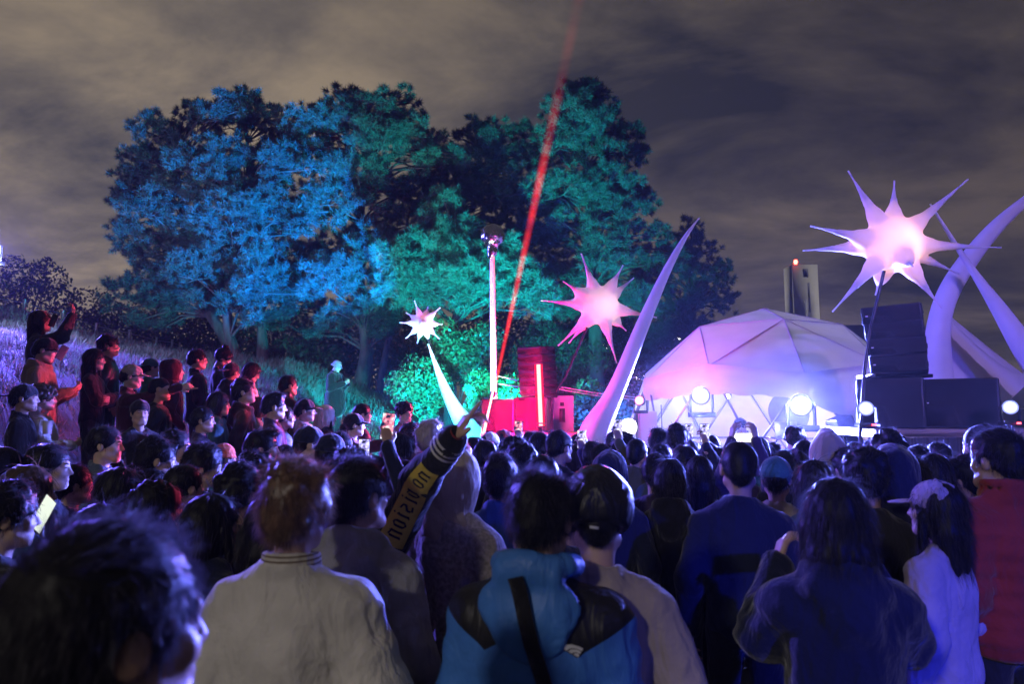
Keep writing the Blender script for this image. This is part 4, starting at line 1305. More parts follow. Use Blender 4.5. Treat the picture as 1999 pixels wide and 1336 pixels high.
def hair_np(style, seed, res, nst):
    key = ('hair', style, seed, res, nst)
    if key in _cache: return _cache[key]
    r = np.random.default_rng(seed * 31 + len(style))
    S = Shape(); amp = .006; fq = 46; slen, lift, droop, curl = .040, .38, .6, .12
    face = lambda k=.012, up=0: S.ell((0, .108, -.045 + up), (.086, .082, .094), k=k, sub=True)
    if style in ('short', 'crop', 'messy', 'quiff'):
        g = {'short': .012, 'crop': .004, 'messy': .020, 'quiff': .012}[style]
        S.ell((0, -.020, .036), (.077 + g, .096 + g, .088 + g * 1.1))
        S.cap((0, -.07, -.02), (0, -.065, -.065), .055 + g * .5, .035, k=.03)
        for s in (-1, 1): S.cap((s * .066, -.01, .02), (s * .070, .005, -.008), .014 + g * .4, .006, k=.015)
        if style == 'quiff': S.ell((0, .045, .110), (.060, .050, .030), k=.03)
        if style == 'messy':
            for i in range(16):
                a = r.uniform(0, 6.28); b = r.uniform(.2, 1.3)
                S.ell((.085 * math.cos(a) * math.sin(b), -.02 + .10 * math.sin(a) * math.sin(b), .04 + .095 * math.cos(b)), (.026, .028, .022), k=.016)
            amp = .008; curl = .22
        face(.012, -.004 if style != 'messy' else -.018)
        for s in (-1, 1): S.ell((s * .082, -.012, -.012), (.016, .024, .034), k=.008, sub=True)
        S.plane((0, .54, -1), .024, k=.012)
        slen = {'short': .04, 'crop': .014, 'messy': .042, 'quiff': .04}[style]
        if style == 'crop': amp, lift = .002, .8
        if style == 'messy': lift, droop = .5, .9
    elif style == 'fade':
        S.ell((0, -.012, .062), (.078, .098, .070)); S.ell((0, .03, .105), (.06, .06, .03), k=.03)
        S.ell((0, -.02, .02), (.0765, .095, .088), k=.006)
        face(.01, -.008)
        for s in (-1, 1): S.ell((s * .082, -.012, -.012), (.016, .024, .034), k=.008, sub=True)
        S.plane((0, .54, -1), .020, k=.01); slen = .03
    elif style == 'curly':
        S.ell((0, -.02, .045), (.10, .118, .105))
        for i in range(60):
            a = r.uniform(0, 6.28); b = math.acos(r.uniform(-.35, 1))
            S.ell((.100 * math.cos(a) * math.sin(b), -.02 + .118 * math.sin(a) * math.sin(b), .045 + .105 * math.cos(b)), (r.uniform(.014, .024),) * 3, k=.010)
        face(.012, -.02); amp = .008; fq = 90; slen, lift, droop, curl = .045, 1.0, .15, .8
    elif style in ('bob', 'long', 'longwavy', 'ponytail', 'bun'):
        g = .016
        S.ell((0, -.020, .036), (.077 + g, .098 + g, .090 + g))
        if style == 'bob':
            S.ell((0, -.035, -.035), (.098, .085, .10), k=.04)
        if style in ('long', 'longwavy'):
            S.ell((0, -.045, -.05), (.094, .078, .12), k=.04)
            S.cap((-.045, -.065, -.10), (-.062, -.075, -.30), .055, .035, k=.04).cap((.045, -.065, -.10), (.062, -.075, -.30), .055, .035, k=.04)
            S.cap((0, -.075, -.10), (0, -.092, -.34), .055, .030, k=.04)
            for s in (-1, 1): S.cap((s * .082, .02, -.02), (s * .095, .035, -.24), .024, .016, k=.02)
        if style == 'ponytail':
            S.cap((0, -.115, .01), (-.02, -.17, -.10), .026, .034, k=.02).cap((-.02, -.17, -.10), (-.025, -.165, -.22), .034, .010, k=.02)
        if style == 'bun':
            S.ell((0, -.045, .148), (.036, .038, .034), k=.012)
        face(.014, -.006)
        for s in (-1, 1): S.ell((s * .084, .03, -.03), (.02, .03, .05), k=.01, sub=True) if style in ('ponytail', 'bun') else None
        if style in ('ponytail', 'bun'): S.plane((0, -.2, -1), .075, k=.01)
        amp = .006; slen, lift, droop, curl = (.10, .25, 1.6, .05)
        if style in ('ponytail', 'bun'): slen, lift, droop = .035, .3, .3
        if style == 'longwavy': amp, curl = .012, .25
    if style in ('long', 'longwavy', 'bob'):
        st = lambda p: amp * wav(p * np.array([1, 1, .16]), fq * 1.6, seed) + .4 * amp * wav(p * np.array([1, 1, .3]), fq * 3, seed)
    elif style == 'curly':
        st = lambda p: amp * wav(p, fq, seed)
    else:
        st = lambda p: amp * wav(p * np.array([1, .7, .5]), fq, seed) + .5 * amp * wav(p, fq * 2.3, seed)
    V, Q = surf(S, res, disp=st)
    Nn = vnorm(V, Q)
    Vs, Ts = V, None
    if nst:
        pk = r.integers(0, len(V), nst)
        P, n_ = V[pk], Nn[pk]
        flow = np.array([0, -.25, -1.0]) + 0 * n_
        if style in ('quiff', 'fade', 'messy', 'short'): flow = np.stack([P[:, 0] * 3, np.where(P[:, 2] > .09, .7, -.3), np.where(P[:, 2] > .09, .2, -1)], -1)
        flow = flow - n_ * (flow * n_).sum(1)[:, None]
        D = n_ * lift + flow * (1.2 - lift * .6) + r.normal(size=P.shape) * (.18 + curl * .5)
        D /= np.linalg.norm(D, axis=1)[:, None]
        a, b = strands(P - n_ * .004, D, np.full(nst, slen), .0006 if nst > 7000 else (.0009 if nst > 2500 else .0016), droop * .6, 3, r, curl)
        Ts = b + len(V); Vs = np.concatenate([V, a])
    _cache[key] = (Vs, Q, Ts)
    return _cache[key]


def ring_caps(S, c, rx, ry, r, n=10, k=.012, tilt=0.0):
    pts = [(c[0] + rx * math.cos(a), c[1] + ry * math.sin(a), c[2] + tilt * math.sin(a)) for a in np.linspace(0, 2 * math.pi, n + 1)]
    for p, q in zip(pts[:-1], pts[1:]): S.cap(p, q, r, k=k)


def hat_np(kind, res):
    key = ('hat', kind, res)
    if key in _cache: return _cache[key]
    S = Shape(); dsp = None
    if kind in ('cap', 'cap_back'):
        f = 1 if kind == 'cap' else -1
        S.ell((0, -.014, .040), (.087, .106, .092)); S.plane((0, -.12 * f, -1), -.012 if f > 0 else -.018, k=.006)
        S.ell((0, f * .125 - .01, .028), (.074, .078, .0075), k=.006, rot=rotm(0, -.12 * f))
        S.ell((0, -.014, .133), (.010, .010, .006), k=.004)
        dsp = lambda p: .0022 * np.cos(np.arctan2(p[:, 0], p[:, 1] + .014) * 6) * (p[:, 2] > .03)
    elif kind == 'beanie':
        S.ell((0, -.020, .046), (.089, .108, .100)); S.plane((0, -.22, -1), -.004, k=.006)
        ring_caps(S, (0, -.020, .030), .084, .103, .014, 16, .014, -.02)
        dsp = lambda p: .0022 * np.cos(np.arctan2(p[:, 0], p[:, 1] + .02) * 44)
    elif kind == 'bigbeanie':
        S.ell((0, -.022, .040), (.104, .122, .112)); S.ell((-.035, -.03, .02), (.085, .105, .09), k=.03); S.plane((0, -.35, -1), .040, k=.012)
        dsp = lambda p: .004 * wav(p, 24) + .004 * np.abs(wav(p * np.array([1, 1, .3]), 15, 1.0))
    elif kind == 'pattern_beanie':
        S.ell((0, -.018, .044), (.092, .108, .100)); S.plane((0, 0, -1), .030, k=.006)
        ring_caps(S, (0, -.018, .052), .0925, .108, .006, 20, .004); ring_caps(S, (0, -.018, .030), .0925, .108, .006, 20, .004)
    elif kind == 'bucket':
        S.ell((0, -.012, .046), (.090, .107, .088)); S.plane((0, 0, -1), -.015, k=.005)
        for i in range(5): ring_caps(S, (0, -.010, .030 - .009 * i), .090 + .0085 * i, .106 + .0085 * i, .0065, 22, .008)
    elif kind == 'hood':
        S.ell((0, -.028, .020), (.112, .138, .140)); S.cap((0, -.06, -.06), (0, -.065, -.18), .098, .112, k=.05)
        S.ell((0, -.115, .085), (.05, .05, .05), k=.06)
        S.ell((0, .125, -.025), (.076, .120, .112), k=.012, sub=True)
        S.ell((0, .03, -.03), (.070, .10, .10), k=.01, sub=True)
        dsp = lambda p: .006 * wav(p * np.array([1, 1, .6]), 17) + .004 * wav(p, 34, 1.0)
    elif kind == 'scarf':
        S.ell((0, -.02, .030), (.092, .108, .100)); S.cap((0, -.05, -.05), (0, -.05, -.17), .085, .075, k=.05); S.ell((0, .12, -.03), (.06, .1, .085), k=.012, sub=True)
        S.ell((0, .115, .045), (.07, .065, .008), k=.008)
        dsp = lambda p: .003 * wav(p, 40)
    V, Q = surf(S, res, disp=dsp)
    _cache[key] = (V, Q)
    return V, Q


def mirror(p): return (-p[0], p[1], p[2])


# pose: right elbow, wrist, finger direction, palm normal, finger curls ; left None = mirrored
REL, STR, HOLD, FIST = (25, 32, 36, 40), (6, 6, 8, 10), (48, 50, 52, 55), (85, 88, 88, 88)
POSES = {
    'down': [((.268, -.03, 1.11), (.240, .06, .86), (0, .25, -1), (-1, 0, 0), REL), None],
    'pocket': [((.285, -.06, 1.12), (.225, .08, .93), (-.3, .3, -1), (-1, 0, 0), REL), None],
    'texting': [((.235, .02, 1.12), (.085, .25, 1.20), (-.45, .75, .45), (-.6, .1, .8), HOLD), None],
    'filming': [((.245, .16, 1.22), (.095, .33, 1.45), (-.25, .25, .95), (-.9, .2, .1), HOLD), None],
    'filming_one': [((.24, .22, 1.42), (.15, .30, 1.68), (-.15, .1, 1), (-.2, -.9, 0), HOLD), ((-.25, -.03, 1.12), (-.255, .06, .87), (0, .25, -1), (1, 0, 0), REL)],
    'drink': [((.25, .03, 1.12), (.12, .25, 1.16), (-.6, .7, .25), (-.7, -.4, .3), HOLD), ((-.25, -.03, 1.12), (-.255, .06, .87), (0, .25, -1), (1, 0, 0), REL)],
    'clasp': [((.25, .02, 1.11), (.085, .24, 1.06), (-.8, .55, 0), (-.4, -.6, .5), HOLD), None],
    'crossed': [((.235, .11, 1.14), (-.05, .225, 1.20), (-1, .0, .1), (0, -1, .1), REL), ((-.235, .11, 1.13), (.06, .195, 1.15), (1, .0, .1), (0, -1, .1), REL)],
    'point': [((.22, .24, 1.40), (.22, .49, 1.50), (.05, 1, .15), (-1, 0, 0), (4, 70, 80, 85)), ((-.25, -.03, 1.12), (-.255, .06, .87), (0, .25, -1), (1, 0, 0), REL)],
    'ear': [((.27, .10, 1.22), (.13, .17, 1.50), (-.4, .2, .8), (-.6, .2, -.2), HOLD), ((-.25, -.03, 1.12), (-.255, .06, .87), (0, .25, -1), (1, 0, 0), REL)],
    'loose': [((.300, -.03, 1.12), (.275, .06, .87), (0, .25, -1), (-1, 0, 0), REL), None],
    'framing': [((.245, .10, 1.23), (.150, .20, 1.425), (-.35, .35, .85), (-.9, .2, .1), HOLD), None],
    'waist': [((.30, -.10, 1.14), (.185, .10, 1.02), (-.5, .6, -.3), (-.6, -.5, 0), REL), None],
}


def arms_of(pose):
    a = POSES[pose] if isinstance(pose, str) else pose
    r, l = a
    nar = lambda q: ((q[0][0] * .87, q[0][1], q[0][2]),) + tuple(q[1:])
    if isinstance(pose, str):
        r = nar(r); l = nar(l) if l is not None else None
    if l is None: l = tuple(mirror(v) if i < 4 else v for i, v in enumerate(r))
    return r, l


def hand_np(w, f, n, side, curls, res):
    w, f, n = np.array(w, float), np.array(f, float), np.array(n, float)
    f /= np.linalg.norm(f); n -= f * (n @ f); n /= np.linalg.norm(n) + 1e-9
    s = np.cross(n, f) * side          # towards the thumb
    S = Shape().cap(w - f * .05, w + f * .01, .026, .023, k=.01)
    kn = [(.030, .092), (.0105, .097), (-.0095, .093), (-.029, .084)]
    for (a, b) in kn: S.cap(w + f * .012 + s * a * .5, w + f * b + s * a, .0135, .0118, k=.014)
    for (a, b), c, L3 in zip(kn, curls, ((.040, .026, .021), (.044, .029, .022), (.041, .027, .021), (.032, .021, .018))):
        p = w + f * b + s * a; ang = R(c) * .55; spread = s * a * .9
        for i, ln in enumerate(L3):
            d = f * math.cos(ang) + n * math.sin(ang) + spread
            d /= np.linalg.norm(d)
            q = p + d * ln
            S.cap(p, q, .0098 - .0011 * i, .0088 - .0011 * i, k=.004)
            p = q; ang += R(c) * .75
    t0 = w + f * .022 + s * .024; t1 = t0 + (s * .6 + f * .75 + n * .25) * .042; t2 = t1 + (s * .15 + f * .9 + n * .3) * .030
    S.cap(t0, t1, .0135, .011, k=.012).cap(t1, t2, .0108, .0085, k=.004)
    return surf(S, res, pad=.008)


def top_np(pose, bulk, collar, res, seed, quilt=False, amp=.006, long=False, wide=0.0):
    key = ('top', str(pose), bulk, collar, res, seed, quilt, amp, long, wide)
    if key in _cache: return _cache[key]
    b = bulk
    S = Shape()
    S.ell((0, -.008, 1.265), (.152 + b + wide, .104 + b, .195)).ell((0, 0, 1.06), (.138 + b + wide, .100 + b, .20), k=.06).ell((0, 0, .925), (.150 + b, .112 + b, .115), k=.05)
    if long: S.cap((0, 0, .95), (0, 0, .68), .17 + b, .19 + b, k=.06)
    S.cap((-.115 - wide, -.012, 1.366), (.115 + wide, -.012, 1.366), .058 + .6 * b, k=.05)
    for s, a in zip((1, -1), arms_of(pose)):
        S.cap((s * .120, -.020, 1.392), (s * .044, -.030, 1.458), .046 + .4 * b, .036, k=.03)
        e_, w_, f_ = (np.array(v, float) for v in a[:3])
        f_ = f_ / np.linalg.norm(f_)
        S.cap((s * (.152 + wide), -.006, 1.352), e_, .058 + b, .050 + b, k=.018).cap(e_, w_ - f_ * .012, .053 + b, .034 + .75 * b, k=.03)
        S.ell(w_ - f_ * .0, (.036 + .5 * b,) * 3, k=.012)
    if collar == 'crew': ring_caps(S, (0, -.022, 1.470), .062, .060, .013, 14, .010, -.012)
    if collar == 'shirt':
        ring_caps(S, (0, -.022, 1.474), .064, .062, .016, 14, .012, -.015); ring_caps(S, (0, -.024, 1.492), .066, .062, .010, 14, .012, -.022)
    if collar == 'stand': ring_caps(S, (0, -.026, 1.468), .068, .064, .014, 16, .012, -.010)
    if collar == 'tall':
        for i in range(4): ring_caps(S, (0, -.024, 1.470 + .02 * i), .070 + .002 * i, .066, .015, 14, .014, -.01)
    if collar == 'hood':
        S.ell((0, -.098, 1.425), (.130, .060, .070), k=.035); ring_caps(S, (0, -.030, 1.472), .086, .078, .028, 14, .024, -.030); S.ell((0, -.135, 1.35), (.075, .045, .07), k=.04)
    S.cap((-.04, -.052, 1.432), (.04, -.052, 1.432), .044 + .2 * b, k=.03)
    S.cap((0, -.012, 1.462), (0, .03, 1.75), .054, .070, k=.010, sub=True)
    fx = seed * 1.7

    def dsp(p):
        arm = np.clip((np.abs(p[:, 0]) - .17) * 12, 0, 1)
        v = amp * (wav(p * np.array([1.0, 1, .35]), 19, fx) * (1 - arm) + wav(p * np.array([.6, .6, 1.4]), 21, fx) * arm + .6 * wav(p + .02 * wav(p, 9, fx)[:, None], 33, fx))
        v += amp * 1.1 * np.maximum(0, wav(p * np.array([1.2, 1.0, .55]), 11, fx + 2)) * np.clip((1.36 - p[:, 2]) * 6, 0, 1)
        rd = 1 - 2 * np.abs(wav(p * np.array([1.0, .8, .28]) + .015 * wav(p, 7, fx)[:, None], 15, fx + 5))
        v += amp * 1.0 * rd * np.clip((1.40 - p[:, 2]) * 5, 0, 1) * (1 - .5 * arm)
        rd2 = 1 - 2 * np.abs(wav(p * np.array([.5, .5, 1.3]), 17, fx + 8))
        v += amp * .8 * rd2 * arm
        if quilt:
            v += .013 * np.abs(np.sin(p[:, 2] * 46 + .5 * wav(p, 8, fx))) - .006
        return v
    V, Q = surf(S, res, disp=dsp)
    _cache[key] = (V, Q)
    return V, Q


def legs_np(wide, seed):
    key = ('legs', wide, seed)
    if key in _cache: return _cache[key]
    S = Shape().ell((0, 0, .91), (.158 + wide * .5, .112 + wide * .5, .11))
    for s in (-1, 1):
        S.cap((s * .085, 0, .88), (s * .098, .012, .48), .086 + wide, .062 + wide, k=.03).cap((s * .098, .012, .48), (s * .105, -.005, .07), .063 + wide, .052 + wide, k=.03)
    V, Q = surf(S, .024, disp=lambda p: .007 * wav(p * np.array([1, 1, .8]), 17, seed))
    _cache[key] = (V, Q)
    return V, Q


def shoe_np():
    if 'shoe' in _cache: return _cache['shoe']
    S = Shape().ell((0, .055, .035), (.046, .125, .042)).ell((0, -.02, .06), (.043, .06, .055), k=.03); S.plane((0, 0, -1), -.002, k=.006)
    _cache['shoe'] = surf(S, .016)
    return _cache['shoe']


_mesh = {}


def shared(key, name, make, smooth=True):
    if key not in _mesh:
        r_ = make()
        _mesh[key] = mesh_np(name, r_[0], r_[2] if len(r_) > 2 else None, r_[1], smooth)
        _mesh[key].materials.append(M['black'])
        if name == 'hair' and r_[2] is not None:      # fine strands over the mass of hair
            _mesh[key].materials.append(M['black'])
            mi = np.zeros(len(_mesh[key].polygons), np.int32); mi[:len(r_[2])] = 1
            _mesh[key].polygons.foreach_set('material_index', mi)
    return _mesh[key]


def dress(name, me, material, parent):
    o = link(name, me, parent)
    o.material_slots[0].link = 'OBJECT'
    o.material_slots[0].material = material
    return o


STAGE = Vector((4.4, 12.0, 0))
WARN = []


def person(px, py, d, label, hair='short', hcol='black', hat=None, hatm='black', top='black', collar='crew', pose='down', yaw=None, hy=0.0, hp=0.0,
           legs='charcoal', bulk=.012, skin=None, hero=0, group=None, seed=0, quilt=False, amp=.006, H=None, hands=False, wide=0.0, lwide=.0, topmat=None, long=False, face=False,
           shoes=False, topname='jacket', hr=0.0):
    p = at(px, py, d)
    g = ground(p.x, d)
    Hh = p.z - g
    if Hh > 1.93 or Hh < 1.45: WARN.append((px, py, d, round(Hh, 2)))
    s = Hh / 1.755
    if yaw is None:
        dx, dy = STAGE.x - p.x, STAGE.y - d
        yaw = -math.atan2(dx, dy) + random.uniform(-.18, .18)
    else:
        yaw = R(yaw)
    root = thing('person', label, 'person', (p.x, d, g), yaw, group)
    root.scale = (s, s, s)
    if skin is None: skin = random.randrange(3)
    near = hero or d < 3.4
    res = .006 if hero == 2 else (.0085 if (near or face) else .0115)
    Rm = rotm(R(hy), R(hp), R(hr))
    piv = np.array([0, -.02, -.09])
    tr = lambda V: (V - piv) @ Rm.T + piv + HC
    # body: head, neck and the visible hands in one skin mesh
    am = arms_of(pose)
    tres = .0118 if hero == 2 else (.0165 if near else .021)

    def body_np():
        hv, hq = head_np(seed % 3, res)
        Vb, Qb, nb = [tr(hv)], [hq], len(hv)
        Tb = []
        for sd, a in zip((1, -1), am):
            key = ('hand', a, sd, hands or hero > 0)
            if key not in _cache: _cache[key] = hand_np(a[1], a[2], a[3], sd, a[4], .0050 if hero else (.0072 if hands else .011))
            a_, b_ = _cache[key]
            Vb.append(a_); Qb.append(b_ + nb); h0 = nb; nb += len(a_)
            path = np.array([(sd * .03, -.02, 1.45), (sd * .15, -.01, 1.36), a[0], np.array(a[1]) - np.array(a[2]) / np.linalg.norm(a[2]) * .05])
            tb_ = MB().tube(path, [.03, .04, .034, .02], 6, caps=False)
            tv, tq = tb_.V[0], tb_.Q[0]
            Vb.append(tv); Qb.append(tq + nb)
            k0 = int(np.argmin(np.linalg.norm(Vb[0] - path[0], axis=1))); k1 = h0 + int(np.argmin(np.linalg.norm(a_ - path[-1], axis=1)))
            m_ = len(tv)
            Tb += [[k0, nb, nb + 1], [k1, nb + m_ - 1, nb + m_ - 2]]
            nb += m_
        return np.concatenate(Vb), np.concatenate(Qb), np.array(Tb)
    bkey = ('body', seed % 3, res, str(pose), hy, hp, hr, hands or hero > 0)
    dress('body', shared(bkey, 'body', body_np), SKIN[skin], root)
    Mt = Matrix.Translation(Vector(HC)) @ Matrix.Translation(Vector(piv)) @ Matrix(Rm.tolist()).to_4x4() @ Matrix.Translation(-Vector(piv))
    if hair:
        nst = {2: 7500, 1: 3800, 0: 1300 if d < 4.2 else 800}[hero]
        hres = .0075 if hero else (.009 if near else .012)
        sd2 = seed % 3
        ho = dress('hair', shared(('hair', hair, sd2, hres, nst), 'hair', lambda: hair_np(hair, sd2, hres, nst)), HAIRM[hcol], root)
        if len(ho.material_slots) > 1: ho.material_slots[1].link = 'OBJECT'; ho.material_slots[1].material = STRANDM[hcol]
        ho.matrix_local = Mt
        if hat in ('hood', 'beanie', 'cap', 'cap_back', 'bucket', 'bigbeanie', 'scarf', 'pattern_beanie'): ho.matrix_local = Mt @ Matrix.Translation((0, -.004, -.004)) @ Matrix.Diagonal((.95, .95, .93, 1))
    if face:
        bo = dress('eyebrows', shared(('brow',), 'eyebrows', brows_np), HAIRM['black'], root); bo.matrix_local = Mt
    if hat:
        hm = CM.get(hatm) or hatm
        hres = .006 if near else .009
        o = dress('hood' if hat == 'hood' else ('cap' if 'cap' in hat else ('hat' if hat in ('bucket',) else ('scarf' if hat == 'scarf' else 'beanie'))),
                  shared(('hat', hat, hres), hat, lambda: hat_np(hat, hres)), hm, root)
        o.matrix_local = Mt
    tk = ('top', str(pose), bulk, collar, tres, seed % 4 if not hero else seed, quilt, amp, long, wide)
    tm = topmat or CM[top]
    to = dress(topname, shared(tk, topname, lambda: top_np(pose, bulk, collar, tres, tk[5], quilt, amp, long, wide)), tm, root)
    dress('trousers', shared(('legs', lwide, seed % 2), 'trousers', lambda: legs_np(lwide, seed % 2)), CM[legs], root)
    for sx in (-1, 1):
        so = dress('shoe', shared(('shoe',), 'shoe', shoe_np), CM['black'], root)
        so.location = (sx * .105, 0, 0); so.rotation_euler = (0, 0, -sx * .12)
    root['_s'] = s
    return root


def to_local(root, w):
    m = Matrix.LocRotScale(root.location, root.rotation_euler, root.scale)
    return m.inverted() @ Vector(w)


def rootm(root): return Matrix.LocRotScale(root.location, root.rotation_euler, root.scale)


M['screen'] = emis('phone_screen', (.75, .82, 1.0), 1.6)
M['phoneback'] = mat('phone_shell', (.03, .03, .035), .25, var=.05)


def phone_screen(name, strength, hue):
    m = bpy.data.materials.new(name); m.use_nodes = True
    t = m.node_tree; t.nodes.clear()
    o = t.nodes.new('ShaderNodeOutputMaterial'); em = t.nodes.new('ShaderNodeEmission'); em.inputs[1].default_value = strength
    tc_ = t.nodes.new('ShaderNodeTexCoord'); nz_ = t.nodes.new('ShaderNodeTexNoise'); nz_.inputs['Scale'].default_value = 26; nz_.inputs['Detail'].default_value = 2
    rp = t.nodes.new('ShaderNodeValToRGB'); el = rp.color_ramp.elements
    el[0].position = .40; el[0].color = (.02, .02, .07, 1); el[1].position = .62; el[1].color = (1, 1, 1, 1)
    q = el.new(.50); q.color = (*hue, 1)
    t.links.new(tc_.outputs['Object'], nz_.inputs['Vector']); t.links.new(nz_.outputs['Fac'], rp.inputs[0]); t.links.new(rp.outputs[0], em.inputs[0]); t.links.new(em.outputs[0], o.inputs[0])
    return m


SCR = [phone_screen('screen_stage', 1.3, (.5, .45, 1)), phone_screen('screen_red', 1.1, (1, .25, .4))]


def phone(px, py, d, label, roll=0, yaw=0, lit=0, land=False, pitch=0, w=.072, h=.150):
    p = at(px, py, d)
    if land: w, h = h, w
    root = thing('phone', label, 'phone', p, group='phones held up to film the stage' if lit is not None else None)
    root.rotation_euler = (R(pitch), R(roll), R(yaw))
    MB().box((0, 0, 0), (w, .008, h), bevel=.003).build('shell', M['phoneback'], root)
    if lit is not None:
        MB().box((0, -.0048, 0), (w - .007, .001, h - .010)).build('screen', SCR[lit] if isinstance(lit, int) else lit, root)
    return root

# ---------------------------------------------------------------- people on the bank
G_B = 'spectators standing on the bank'
B = lambda *a, **k: person(*a, **{**dict(group=G_B, face=True, hands=True), **k})
B(83, 604, 8.0, 'person in patterned headscarf and dark coat filming from the highest spot on the bank', hair='long', hat='scarf', hatm='brown', top='charcoal', collar='shirt', pose='filming_one', bulk=.022, yaw=-62)
B(88, 657, 7.0, 'man in black cap and dark vest over tan hoodie holding up a phone', hair='short', hat='cap', top='tan', collar='hood', pose='texting', bulk=.024, yaw=-72, hp=-12)
B(52, 748, 6.0, 'person in black with red-lit face below the filming man', hair='short', hat='cap_back', top='black', collar='shirt', pose='drink', yaw=-70, seed=1)
B(88, 752, 6.25, 'curly-haired woman in a cream fleece jacket holding a cup', hair='curly', hcol='brown', top='cream', collar='tall', pose='drink', bulk=.03, yaw=-62, hy=14, seed=2, amp=.009)
B(187, 680, 7.5, 'woman with long dark hair in a black jacket with pale chevrons', hair='long', top='black', collar='shirt', pose='crossed', yaw=-74, seed=1)
B(217, 656, 8.1, 'dark-haired man in open leather jacket over a pale shirt', hair='messy', topmat=CM['leather'], collar='shirt', pose='pocket', yaw=-66, hp=8)
B(258, 710, 7.1, 'man in beige cap and maroon jacket pointing at the stage', hair='short', hat='cap', hatm='beige', top='maroon', collar='shirt', pose='point', yaw=-72, hp=-6)
B(296, 699, 8.3, 'man in a green top standing behind the pointing man', hair='short', hat='cap_back', hatm='teal', top='green', collar='crew', pose='pocket', yaw=-40)
B(316, 735, 7.0, 'man with shaved head in a black top below the hooded person', hair='crop', top='black', collar='crew', pose='pocket', yaw=-72, seed=2)
B(342, 704, 8.1, 'person in a maroon hood and open patterned jacket', hair='short', hat='hood', hatm='maroon', top='maroon', collar='hood', pose='pocket', yaw=-58)
B(276, 779, 6.3, 'man in a cap and black sweater turned away from the stage towards the crowd', hair='short', hat='cap_back', top='black', collar='crew', pose='pocket', yaw=-118, hy=-20, seed=1)
B(388, 682, 8.6, 'man with short hair in navy jacket and red trousers, hand at his chest', hair='short', top='navy', collar='shirt', pose='drink', legs='maroon', yaw=-62, bulk=.022)
B(433, 678, 9.1, 'man with a top knot in navy sweater looking down', hair='bun', top='navy', collar='crew', pose='texting', yaw=-76, hp=-22)
B(454, 707, 8.6, 'person in a dark cap and grey coat seen partly from behind', hair='short', hat='cap_back', hatm='navy', top='charcoal', collar='hood', pose='clasp', yaw=-20, bulk=.028)
B(488, 706, 9.0, 'person in white jacket under a black vest, head bowed, lit green', hair='bob', hat=None, top='white', collar='hood', pose='texting', yaw=-60, hp=-25, bulk=.026)
B(430, 765, 7.0, 'woman with black bob and fringe, face lit red', hair='bob', top='teal', collar='hood', pose='pocket', yaw=-75, seed=1)
B(399, 794, 6.4, 'young man in a purple shirt in profile, face lit pink', hair='short', top='purple', collar='shirt', pose='down', yaw=-80, seed=1)
B(482, 741, 7.3, 'man with tousled dark hair and dark brown sweater, chin raised', hair='messy', top='brown', collar='hood', pose='pocket', yaw=-76, hp=10)
B(565, 732, 8.5, 'man in a dark leather jacket with high collar, face lit red', hair='short', topmat=CM['leather'], collar='tall', pose='pocket', yaw=-52, seed=2, bulk=.024)
B(538, 767, 6.8, 'man in a dark purple coat in profile with swept dark hair', hair='quiff', top='purple', collar='shirt', pose='pocket', yaw=-68, bulk=.02)
B(558, 792, 7.2, 'person in a pale grey sweater with a bag strap behind the dark coat', hair='short', hcol='brown', top='grey', collar='crew', pose='pocket', yaw=-66, seed=1)
B(507, 775, 7.7, 'person in a cream top half hidden behind the dark purple coat', hair='bob', hcol='brown', top='cream', collar='crew', pose='down', yaw=-64)
B(598, 778, 7.4, 'man in black baseball cap and beige jacket, profile to the stage', hair='short', hat='cap', top='beige', collar='hood', pose='pocket', yaw=-80, seed=2, bulk=.022)
B(640, 794, 7.9, 'woman in a white hood pulled up, hand at her cheek', hair='long', hat='hood', hatm='white', top='charcoal', collar='hood', pose='ear', yaw=-62, bulk=.02)
B(656, 702, 15.0, 'person in a pale bucket hat and long dark coat alone on the slope', hair='short', hat='bucket', hatm='grey', top='black', collar='shirt', pose='texting', yaw=-110, hp=-24, bulk=.045, long=True, lwide=.02)
B(709, 788, 8.1, 'man with red-lit face behind the woman with a ponytail', hair='short', top='maroon', collar='crew', pose='pocket', yaw=-70, seed=1)
B(694, 806, 7.2, 'woman in black cap with a ponytail, arm held out', hair='ponytail', hat='cap', top='maroon', collar='crew', pose='point', yaw=-78)
B(790, 786, 8.6, 'man with wavy hair in an open pink-lit denim jacket facing the crowd', hair='curly', top='pink', collar='shirt', pose='pocket', yaw=-140, hy=8, seed=1)

# ---------------------------------------------------------------- foreground figures
G_F = 'spectators at the rear of the crowd'
F_ = lambda *a, **k: person(*a, **{**dict(group=G_F), **k})
f1 = F_(236, 1008, .84, 'person with full dark hair and violet-lit cheek standing behind the cream jacket', hair='short', hcol='black', top='black', collar='crew', yaw=-26, hy=-12, hero=2, seed=1, skin=1, hands=False)
f2 = F_(583, 903, 1.95, 'man with tousled chestnut hair in a cream jacket with ribbed collar', hair='messy', hcol='chestnut', top='cream', collar='stand', yaw=-8, hy=6, pose='loose', hero=2, seed=2, skin=0, bulk=.030, amp=.010, wide=.012)
f3 = F_(706, 892, 2.35, 'man with cropped black hair and earring in a pale grey hoodie', hair='short', top='grey', collar='hood', yaw=-22, hy=-14, hero=2, seed=0, skin=0, bulk=.026, amp=.009, hp=4)
